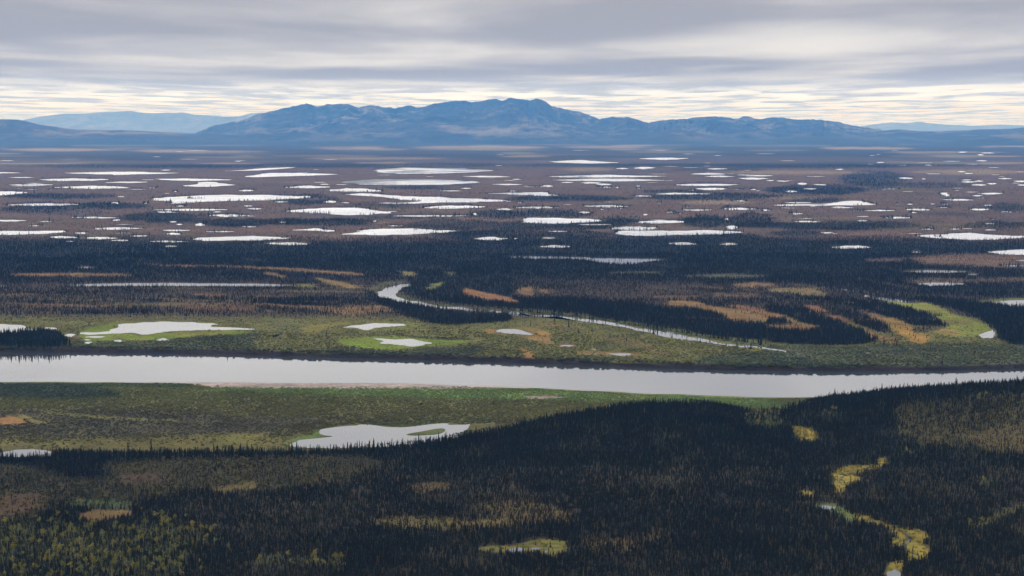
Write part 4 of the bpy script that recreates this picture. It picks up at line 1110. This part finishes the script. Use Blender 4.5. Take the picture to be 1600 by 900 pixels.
def leaf_cloud(r, n, lobes, size):
    """leafy crown: many small faces spread through a few uneven lobes"""
    v, f = [], []
    for i in range(n):
        cx, cy, cz, rx, rz = lobes[r.integers(len(lobes))]
        d = r.normal(size=3)
        d /= np.linalg.norm(d)
        q = r.uniform(0.45, 1.0) ** 0.5
        p = np.array([cx + d[0] * rx * q, cy + d[1] * rx * q, cz + d[2] * rz * q])
        p[2] = max(p[2], 0.02)
        nrm = d * 0.6 + r.normal(size=3) * 0.5 + np.array([0, 0, 0.4])
        nrm /= np.linalg.norm(nrm)
        a = np.cross(nrm, [0.3, 0.5, 0.8])
        a /= np.linalg.norm(a)
        b = np.cross(nrm, a)
        s = size * r.uniform(0.6, 1.3)
        c = len(v)
        v += [tuple(p - a * s * r.uniform(.6, 1) - b * s * .5), tuple(p + a * s * .6 - b * s * r.uniform(.5, .9)), tuple(p + a * s * .5 + b * s * r.uniform(.6, 1)), tuple(p - a * s * .6 + b * s * .6)]
        f.append((c, c + 1, c + 2, c + 3))
    return v, f


def tube(path, rads, k=6):
    v, f = [], []
    for i, (p, rd) in enumerate(zip(path, rads)):
        for j in range(k):
            a = 2 * math.pi * j / k
            v.append((p[0] + rd * math.cos(a), p[1] + rd * math.sin(a), p[2]))
        if i:
            o = (i - 1) * k
            for j in range(k):
                f.append((o + j, o + (j + 1) % k, o + k + (j + 1) % k, o + k + j))
    return v, f


def add_geo(g, h):
    o = len(g[0])
    g[0].extend(h[0])
    g[1].extend([tuple(i + o for i in q) for q in h[1]])


def mk_mesh(name, geo, mat):
    me = bpy.data.meshes.new(name)
    me.from_pydata(geo[0], [], geo[1])
    me.materials.append(mat)
    me.update()
    return me


r0 = np.random.default_rng(3)
SPR_W = [0.125, 0.15, 0.18, 0.115, 0.16, 0.20]
spruce_me = [mk_mesh('spruce_crown', spruce_crown(r0, w, i in (0, 3), [0.05, 0.07, 0.04, 0.10, 0.06, 0.03][i]), M_SPRUCE) for i, w in enumerate(SPR_W)]
trunk_geo = ([], [])
add_geo(trunk_geo, tube([(0, 0, -0.03), (0.004, 0, 0.3), (0, 0.003, 0.65), (0, 0, 0.97)], [0.017, 0.013, 0.008, 0.002]))
for i in range(10):
    a, zz = i * 2.4, 0.08 + i * 0.08
    add_geo(trunk_geo, tube([(0, 0, zz), (0.07 * math.cos(a) * (1.1 - zz), 0.07 * math.sin(a) * (1.1 - zz), zz - 0.015)], [0.005, 0.002], 4))
spruce_trunk = mk_mesh('spruce_trunk', trunk_geo, M_BARK)
birch_me, birch_tr = [], []
for i in range(4):
    lobes = [(r0.uniform(-.10, .10), r0.uniform(-.10, .10), zc, rx, rz) for zc, rx, rz in ((.42, .20, .16), (.58, .24, .17), (.74, .19, .15), (.88, .11, .11))]
    lobes += [(r0.uniform(-.24, .24), r0.uniform(-.24, .24), r0.uniform(.4, .75), r0.uniform(.09, .14), r0.uniform(.08, .12)) for _ in range(5)]
    birch_me.append(mk_mesh('birch_crown', leaf_cloud(r0, 360, lobes, 0.036), M_BIRCH))
    g = ([], [])
    add_geo(g, tube([(0, 0, -0.03), (r0.uniform(-.02, .02), .01, .3), (r0.uniform(-.03, .03), 0, .6), (0, 0, .92)], [0.022, 0.017, 0.011, 0.003]))
    for j in range(8):
        a, zz = j * 2.3, 0.3 + j * 0.07
        add_geo(g, tube([(0, 0, zz), (.1 * math.cos(a), .1 * math.sin(a), zz + .07), (.19 * math.cos(a), .19 * math.sin(a), zz + .12)], [.009, .006, .002], 4))
    birch_tr.append(mk_mesh('birch_trunk', g, M_PALEBARK))
shrub_me, shrub_st = [], []
for i in range(3):
    lobes = [(r0.uniform(-.45, .45), r0.uniform(-.45, .45), r0.uniform(.3, .55), r0.uniform(.35, .55), r0.uniform(.28, .42)) for _ in range(6)]
    shrub_me.append(mk_mesh('shrub_foliage', leaf_cloud(r0, 130, lobes, 0.15), M_SHRUB))
    g = ([], [])
    for j in range(7):
        a = j * 0.9
        add_geo(g, tube([(0.05 * math.cos(a), 0.05 * math.sin(a), -.05), (.2 * math.cos(a), .2 * math.sin(a), .35), (.42 * math.cos(a), .42 * math.sin(a), .7)], [.03, .02, .008], 4))
    shrub_st.append(mk_mesh('shrub_stems', g, M_BARK))

# ------------------------------------------------------------------ where they grow
def in_water_factory():
    """photo-space mask of every pond (on the plain)"""
    m = np.zeros((Y1 - Y0, NXP))
    for pl in BIG + [lens(a, b, c, d, np.random.default_rng(1)) for (a, b, c, d) in SMALL if b - a <= 205] + OXBOW + \
            [zp(400, 600, 3, [(148, 284), (165, 270), (240, 258), (320, 250), (300, 240), (305, 215), (330, 205), (400, 196), (500, 191), (600, 198), (680, 203), (760, 196), (850, 187), (900, 186), (960, 192), (1060, 190), (1120, 180), (1120, 200), (1000, 215), (900, 242), (850, 258), (700, 270), (500, 288), (330, 298), (200, 294)])] + [p for _, p, _ in hill_pond_pts]:
        r = poly_mask(pl, 0.8, 0.45)
        if r:
            m[r[0], r[1]] = np.maximum(m[r[0], r[1]], r[2])
    return m


WET = in_water_factory()


def scatter(y0, y1, per, smax=0.47):
    """uniform points over the ground fan between distances y0 and y1"""
    area = smax * (y1 ** 2 - y0 ** 2)
    n = int(area * per)
    Y = np.sqrt(rng.uniform(y0 ** 2, y1 ** 2, n))
    X = rng.uniform(-smax, smax, n) * Y
    return X, Y


def sites(X, Y, arr, thr_noise, wave, gain=1.0, keepout=0.25):
    Z = terrain(X, Y)
    px, py = project(X, Y, Z)
    qx, qy = cover_xy(X, Y, Z)
    d = ground_lookup(arr, qx, qy)
    n = fbm(X / wave, Y / wave, 91, 3)
    d = np.clip(d * gain * (1 - thr_noise + 2 * thr_noise * n), 0, 1)
    # sparse cover stands in clumps
    keep = (rng.uniform(0, 1, len(X)) < d) & (ground_lookup(WET, px, py) < keepout) & (Z > -3.6)
    return X[keep], Y[keep], Z[keep], qx[keep], qy[keep]


SX, SY, SZ, SH, SC = [], [], [], [], []
for (y0, y1, per, hm, wv) in [(1020, 1700, 1 / 5.2, 5.0, 45), (1700, 2080, 1 / 6.5, 6.2, 60), (2080, 3200, 1 / 22.0, 9.0, 110), (3200, 4400, 1 / 30.0, 6.8, 160), (4400, 6200, 1 / 55.0, 7.0, 240), (6200, 9600, 1 / 260.0, 9.5, 400), (9600, 16500, 1 / 900.0, 11, 800)]:
    X, Y = scatter(y0, y1, per, 0.64 if y0 < 3200 else 0.52)
    X, Y, Z, qx, qy = sites(X, Y, TREE, 0.85, wv, 0.92 if y0 < 2000 else 1.25)
    n = len(X)
    dn_ = np.clip(ground_lookup(TREE, qx, qy), 0, 1)
    hh = hm * (0.62 + 0.38 * dn_) * np.exp(rng.normal(0, 0.26 if y0 < 2000 else 0.22, n)) * (0.8 + 0.45 * fbm(X / 140, Y / 140, 71, 2))
    warm = np.clip(ground_lookup(WARM, qx, qy) + rng.normal(0, 0.25, n), 0, 1)[:, None]
    leafy = rng.uniform(0, 1, n) < 0.01 + 0.22 * sstep(0.58, 0.75, fbm(X / 70, Y / 70, 131, 3)) * (Y < 2000)
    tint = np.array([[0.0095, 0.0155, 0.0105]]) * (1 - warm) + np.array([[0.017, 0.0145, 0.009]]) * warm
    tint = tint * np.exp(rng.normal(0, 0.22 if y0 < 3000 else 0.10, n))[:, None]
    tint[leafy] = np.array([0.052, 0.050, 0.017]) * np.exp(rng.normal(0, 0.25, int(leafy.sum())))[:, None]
    SX.append(X); SY.append(Y); SZ.append(Z); SH.append(hh); SC.append(tint)
# the tall treeline along the edge of the wet meadow
def line_trees(pts, n, spread, hm):
    W3 = np.array([on_ground(a, b) for a, b in pts])
    t = rng.uniform(0, len(W3) - 1, n)
    i = np.minimum(t.astype(int), len(W3) - 2)
    f = (t - i)[:, None]
    P = W3[i] * (1 - f) + W3[i + 1] * f
    X, Y = P[:, 0] + rng.normal(0, spread * 0.5, n), P[:, 1] - np.abs(rng.normal(0, spread, n))
    hh = hm * np.exp(rng.normal(0, 0.22, n))
    SX.append(X); SY.append(Y); SZ.append(terrain(X, Y)); SH.append(hh)
    SC.append(np.array([[0.010, 0.0165, 0.012]]) * np.exp(rng.normal(0, 0.15, n))[:, None])


line_trees([(0, 718), (80, 716), (160, 713), (250, 711), (350, 709), (420, 708), (500, 706), (580, 702), (650, 697), (700, 690), (760, 678)], 560, 14, 10.5)
line_trees([(760, 676), (840, 658), (900, 646), (960, 638), (1040, 632), (1100, 636), (1150, 645), (1190, 652)], 300, 20, 7.8)
line_trees([(1200, 640), (1260, 632), (1330, 622), (1400, 613), (1500, 604), (1600, 599), (1680, 596)], 330, 22, 8.2)
for (lx, ly) in SHORES:
    if not (3300 < ly.mean() < 9800) or len(lx) < 8:
        continue
    for i in range(len(lx)):
        x0, y0_, x1, y1_ = lx[i - 1], ly[i - 1], lx[i], ly[i]
        k = rng.poisson(np.hypot(x1 - x0, y1_ - y0_) / 9.0)
        if k == 0:
            continue
        f = rng.uniform(0, 1, k)
        X, Y = x0 + (x1 - x0) * f, y0_ + (y1_ - y0_) * f
        out = np.sign(Y - ly.mean()) * np.abs(rng.normal(4, 9, k))
        cl = fbm(X / 170, Y / 300, 141, 2)
        kp = rng.uniform(0, 1, k) < sstep(0.40, 0.54, cl)
        X, Y = X[kp], (Y + out)[kp]
        if len(X):
            SX.append(X); SY.append(Y); SZ.append(np.zeros(len(X))); SH.append(9.5 * np.exp(rng.normal(0, 0.32, len(X))))
            SC.append(np.tile(np.array([[0.010, 0.016, 0.013]]), (len(X), 1)))
line_trees([(0, 540), (104, 539)], 140, 18, 12.5)
line_trees([(640, 470.5), (668, 476), (700, 480.5), (760, 486.5), (830, 491.5), (880, 497)], 330, 10, 8.5)
line_trees([(860, 498), (950, 510), (1060, 528), (1180, 546)], 34, 8, 8.0)
line_trees([(800, 484), (900, 494), (1000, 508), (1100, 525), (1190, 537)], 130, 10, 11.0)
line_trees([(100, 448.5), (250, 448.5), (460, 449.5)], 240, 10, 7.5)
SX, SY, SZ, SH = (np.concatenate(a) for a in (SX, SY, SZ, SH))
SC = np.concatenate(SC)
spx, spy = project(SX, SY, SZ)
ok = (SZ > -3) & ((ground_lookup(WET, spx, spy) < 0.4) | (spy < 420))
SX, SY, SZ, SH, SC = SX[ok], SY[ok], SZ[ok], SH[ok], SC[ok]
spx, spy = project(SX, SY, SZ)
tpx, tpy = project(SX, SY, SZ + SH)

# which spruces show largest: near to far, each against the tops of those before it
cand = np.where((SY < 2450) & (spx > 2) & (spx < 1598) & (tpy < 896))[0]
cand = cand[np.argsort(SY[cand])]
sky_ = np.full(1602, 905.0)
vis = np.zeros(len(SX))
for i in cand:
    c = int(spx[i])
    top, hpx = tpy[i], spy[i] - tpy[i]
    w = max(1, int(hpx * 0.13))
    sl = sky_[max(0, c - w):c + w + 1]
    vis[i] = max(0.0, min(spy[i], float(sl.mean())) - top) * (hpx ** 0.5)
    np.minimum(sl, top + hpx * 0.35, out=sl)
order = np.argsort(-vis)
NIND = 284
chosen = order[:NIND]
rest = np.ones(len(SX), bool)
rest[chosen] = False


def tree_thing(kind, x, y, z, h, wid, crown, trunk, tint, label, cat, group, rz):
    root = bpy.data.objects.new(kind, None)
    COL.objects.link(root)
    root.location = (float(x), float(y), float(z))
    root.rotation_euler = (0, 0, float(rz))
    root.scale = (float(h * wid), float(h * wid), float(h))
    tag(root, label, cat, group)
    pn = {'shrub': ('stems', 'foliage')}.get(kind, ('trunk', 'crown'))
    for nm, me in ((pn[1], crown), (pn[0], trunk)):
        o = bpy.data.objects.new(nm, me)
        COL.objects.link(o)
        o.parent = root
        if nm in ('crown', 'foliage'):
            o['tint'] = [float(t) for t in tint]
            src.setdefault(me.name, o)
    return root


src = {}


def where_label(px, py, h, wid, tint):
    hw = 'tall' if h > 9.5 else ('short' if h < 7 else 'mid sized')
    sl = 'slender' if wid < 0.9 else ('full' if wid > 1.1 else 'narrow')
    tone = 'brownish' if tint[0] > tint[1] else 'dark'
    if py > 690 and py < 730 and px < 470:
        at = 'in the treeline below the west meadow'
    elif px < 770 and py < 735 and px > 440:
        at = 'in the treeline along the near pond'
    elif py < 560:
        at = 'in the grove beyond the river'
    elif px >= 770 and px < 1200 and py < 680:
        at = 'on the crest of the wooded hill'
    elif px >= 1200 and py < 660:
        at = 'on the ridge above the river'
    elif px < 340 and py > 780:
        at = 'among birches in the near wood'
    elif px < 520 and py < 790:
        at = 'in the open brown bog'
    elif px > 1230 and px < 1480 and py > 690:
        at = 'beside the yellow creek meadow'
    elif px >= 1480:
        at = 'on the eastern slope of the near wood'
    elif py > 840:
        at = 'in the nearest rows of the wood'
    else:
        at = 'in the middle of the near wood'
    return f'{hw} {sl} {tone} spruce standing {at}'


rt = np.random.default_rng(99)
nv = len(spruce_me)
for k, i in enumerate(chosen):
    v = k % nv if k < nv else int(rt.integers(nv))
    wid = float(rt.uniform(0.85, 1.2))
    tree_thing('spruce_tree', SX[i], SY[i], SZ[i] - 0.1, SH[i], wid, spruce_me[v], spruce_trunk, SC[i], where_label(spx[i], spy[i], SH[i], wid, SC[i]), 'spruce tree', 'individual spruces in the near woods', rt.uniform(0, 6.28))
# lone spruces of the flood plain, each standing on its own
LONE = [(829, 509.5, 11, 'lone spruce at the tip of the orange patch beside the side channel'), (888.5, 511, 14, 'tall lone spruce on the near bank of the side channel'), (903.5, 520.5, 12, 'small lone spruce in olive scrub below the side channel'), (925, 518.5, 12, 'lone spruce standing right of its smaller neighbour below the side channel'),
        (953, 526, 9, 'short spruce alone in the brown wash of the flood plain'), (979, 533, 10, 'lone spruce nearest the thin pond in the orange strip'), (866.5, 502.5, 15, 'tall spruce at the start of the open side channel'), (1021, 522, 17, 'tallest spruce on the far bank of the side channel'),
        (1050, 527.5, 12, 'spruce mirrored in the lower side channel'), (510, 526, 14, 'single spruce between the white pond and the shrubby meadow'), (355, 546.5, 10, 'small dark spruce just above the river bank'), (1381, 538.5, 16, 'tall spruce at the front of the orange meadow'), (1367, 538, 18, 'broad spruce beside the tall one at the orange meadow'),
        (1401, 539.5, 13, 'last spruce at the east end of the orange strip'), (1394, 525.5, 10, 'small spruce at the edge of the golden meadow'), (1190, 640.5, 9, 'spruce by the green bank where the hill meets the ridge')]
for j, (px, py, h, lab) in enumerate(LONE):
    if py < 600:
        X, Y = unproject(px, py, 0.0)
        Z = float(terrain(X, Y))
    else:
        X, Y, Z = on_ground(px, py)
    tree_thing('spruce_tree', X, Y, Z - 0.1, h, 1.15, spruce_me[(j * 5) % nv], spruce_trunk, (0.014, 0.023, 0.017), lab, 'spruce tree', None, j * 1.7)

# birches: all of them are things
bx, by = scatter(1080, 1900, 1 / 60.0, 0.45)
bX, bY, bZ, bqx, bqy = sites(bx, by, LEAF, 0.8, 40, 0.62)
bpx, bpy_ = project(bX, bY, bZ)
inb = np.where((bpx > 0) & (bpx < 1600) & (bpy_ > 600) & (bpy_ < 915))[0]
rt.shuffle(inb)
inb = inb[:270]
for j, i in enumerate(inb):
    h = float(rt.uniform(5.5, 9.5))
    g = rt.uniform(0, 1)
    tint = (0.10 + 0.10 * g, 0.115 + 0.045 * g, 0.018)
    tone = 'yellow' if g > 0.66 else ('lime green' if g < 0.33 else 'yellow green')
    px, py = bpx[i], bpy_[i]
    at = 'in the birch patch of the west foreground' if px < 350 else ('at the front of the near wood' if px < 600 else ('on the eastern slope' if px > 1380 else ('above the creek meadow' if px > 1150 else 'by the grassy clearing')))
    sz = 'tall' if h > 8 else ('small' if h < 6.8 else 'rounded')
    tree_thing('birch_tree', bX[i], bY[i], bZ[i] - 0.1, h, float(rt.uniform(0.9, 1.25)), birch_me[j % 4], birch_tr[j % 4], tint, f'{sz} {tone} birch among dark spruces {at}', 'birch tree', 'birches in the near wood', rt.uniform(0, 6.28))

# dark single bushes
for j, (px, py, h, w, lab) in enumerate([(430, 526, 6.5, 1.5, 'big round dark bush alone on the flood plain'), (657, 632.5, 3.6, 1.7, 'dark bush on the green near shore of the river'), (770, 633, 3.6, 1.8, 'dark bush near the gravel patch on the near shore'), (680, 513, 3.0, 1.6, 'low dark bush at the head of the bright meadow')]):
    X, Y, Z = on_ground(px, py) if py > 600 else (*unproject(px, py, 0), 0.0)
    tree_thing('shrub', X, Y, Z, h, w, shrub_me[j % 3], shrub_st[j % 3], (0.026, 0.038, 0.026), lab, 'shrub', None, j)


def scattered(name, X, Y, Z, scl, tint, meshes, label):
    n = len(X)
    me = bpy.data.meshes.new(name)
    me.vertices.add(n)
    me.vertices.foreach_set('co', np.stack([X, Y, Z], -1).astype(np.float32).ravel())
    rot = np.zeros((n, 3), np.float32)
    rot[:, 2] = rng.uniform(0, 6.283, n)
    rot[:, :2] = rng.normal(0, 0.035, (n, 2))
    for nm, val in (('turn', rot), ('size', scl.astype(np.float32))):
        a = me.attributes.new(nm, 'FLOAT_VECTOR', 'POINT')
        a.data.foreach_set('vector', val.ravel())
    a = me.attributes.new('kind_index', 'INT', 'POINT')
    a.data.foreach_set('value', rng.integers(0, len(meshes), n).astype(np.int32))
    set_color(me, 'tint', tint)
    me.update()
    o = bpy.data.objects.new(name, me)
    COL.objects.link(o)
    ng = bpy.data.node_groups.new(name, 'GeometryNodeTree')
    ng.interface.new_socket('Geometry', in_out='INPUT', socket_type='NodeSocketGeometry')
    ng.interface.new_socket('Geometry', in_out='OUTPUT', socket_type='NodeSocketGeometry')
    N, L = ng.nodes, ng.links
    gi, go = N.new('NodeGroupInput'), N.new('NodeGroupOutput')
    iop = N.new('GeometryNodeInstanceOnPoints')
    jn = N.new('GeometryNodeJoinGeometry')
    for m in meshes:
        oi = N.new('GeometryNodeObjectInfo')
        oi.transform_space = 'ORIGINAL'
        oi.inputs['Object'].default_value = src[m.name]
        gt = N.new('GeometryNodeGeometryToInstance')
        L.new(oi.outputs['Geometry'], gt.inputs[0])
        L.new(gt.outputs[0], jn.inputs[0])

    def named(nm, t):
        x = N.new('GeometryNodeInputNamedAttribute')
        x.data_type = t
        x.inputs['Name'].default_value = nm
        return x.outputs['Attribute']
    L.new(gi.outputs[0], iop.inputs['Points'])
    L.new(jn.outputs[0], iop.inputs['Instance'])
    iop.inputs['Pick Instance'].default_value = True
    L.new(named('kind_index', 'INT'), iop.inputs['Instance Index'])
    L.new(named('turn', 'FLOAT_VECTOR'), iop.inputs['Rotation'])
    L.new(named('size', 'FLOAT_VECTOR'), iop.inputs['Scale'])
    L.new(iop.outputs[0], go.inputs[0])
    md = o.modifiers.new('growth', 'NODES')
    md.node_group = ng
    tag(o, label, None, None, 'stuff')
    return o


n = int(rest.sum())
wd = rng.uniform(0.8, 1.25, n) * np.where(SY[rest] > 6200, 1.5, 1.0)
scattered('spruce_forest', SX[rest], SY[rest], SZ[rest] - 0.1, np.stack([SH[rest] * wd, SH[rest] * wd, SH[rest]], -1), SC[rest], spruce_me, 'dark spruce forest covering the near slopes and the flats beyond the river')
print('spruces', n)

BX, BY, BZ, BS, BC = [], [], [], [], []
for (y0, y1, per, hm) in [(1050, 1700, 1 / 22.0, 1.4), (1700, 2130, 1 / 6.5, 1.25), (2150, 3000, 1 / 14.0, 1.3)]:
    X, Y = scatter(y0, y1, per, 0.62)
    X, Y, Z, qx, qy = sites(X, Y, BUSH, 0.6, 35, 1.1)
    n = len(X)
    sz = hm * np.exp(rng.normal(0, 0.3, n)) * (0.6 + 0.8 * fbm(X / 60, Y / 60, 15, 2))
    base = ground_lookup(COV, qx, qy)
    tone = fbm(X / 50, Y / 50, 19, 3)[:, None]
    tint = base * 1.1 * (0.72 + 0.56 * tone) + np.array([[0.002, 0.009, 0.002]])
    tint = tint * np.exp(rng.normal(0, 0.12, n))[:, None]
    BX.append(X); BY.append(Y); BZ.append(Z); BS.append(sz); BC.append(tint)
q = 1300
sx_ = rng.uniform(-0.45, 0.45, q)
yb_ = np.interp(sx_, _ss, YFAR) + 10 + np.abs(rng.normal(0, 14, q))
thick = fbm(sx_ * 22, sx_ * 0, 63, 3)
kp = rng.uniform(0, 1, q) < 0.25 + 1.2 * sstep(0.42, 0.62, thick)
BX.append(sx_[kp] * yb_[kp]); BY.append(yb_[kp]); BZ.append(terrain(BX[-1], BY[-1]))
BS.append(rng.uniform(1.8, 4.2, int(kp.sum())) * (0.6 + 0.7 * thick[kp])); BC.append(np.array([[0.045, 0.056, 0.026]]) * np.exp(rng.normal(0, 0.25, int(kp.sum())))[:, None])
BX, BY, BZ, BS, BC = (np.concatenate(a) for a in (BX, BY, BZ, BS, BC))
scattered('shrubbery', BX, BY, BZ, np.stack([BS * 1.25, BS * 1.25, BS], -1), BC, shrub_me, 'olive willow scrub covering both shores of the river')
print('shrubs', len(BX))

# ------------------------------------------------------------------ the air between: one closed box round everything but the sky
hx, hy0, hy1, hz0, hz1 = 130000.0, -3000.0, 128000.0, -12.0, 2400.0
hv = [(-hx, hy0, hz0), (hx, hy0, hz0), (hx, hy1, hz0), (-hx, hy1, hz0), (-hx, hy0, hz1), (hx, hy0, hz1), (hx, hy1, hz1), (-hx, hy1, hz1)]
MH = Mat('hazy air')
vol = MH.nd('ShaderNodeVolumePrincipled')
vol.inputs['Color'].default_value = (*HAZE_COLOR, 1)
vol.inputs['Absorption Color'].default_value = (1, 1, 1, 1)
vol.inputs['Density'].default_value = HAZE_DENSITY
vol.inputs['Anisotropy'].default_value = 0.0
MH.L.new(vol.outputs[0], MH.out.inputs['Volume'])
hz = mesh_obj('haze', hv, [(0, 3, 2, 1), (4, 5, 6, 7), (0, 1, 5, 4), (1, 2, 6, 5), (2, 3, 7, 6), (3, 0, 4, 7)], MH.m)
tag(hz, 'thin blue haze filling the air over the plain', kind='stuff')
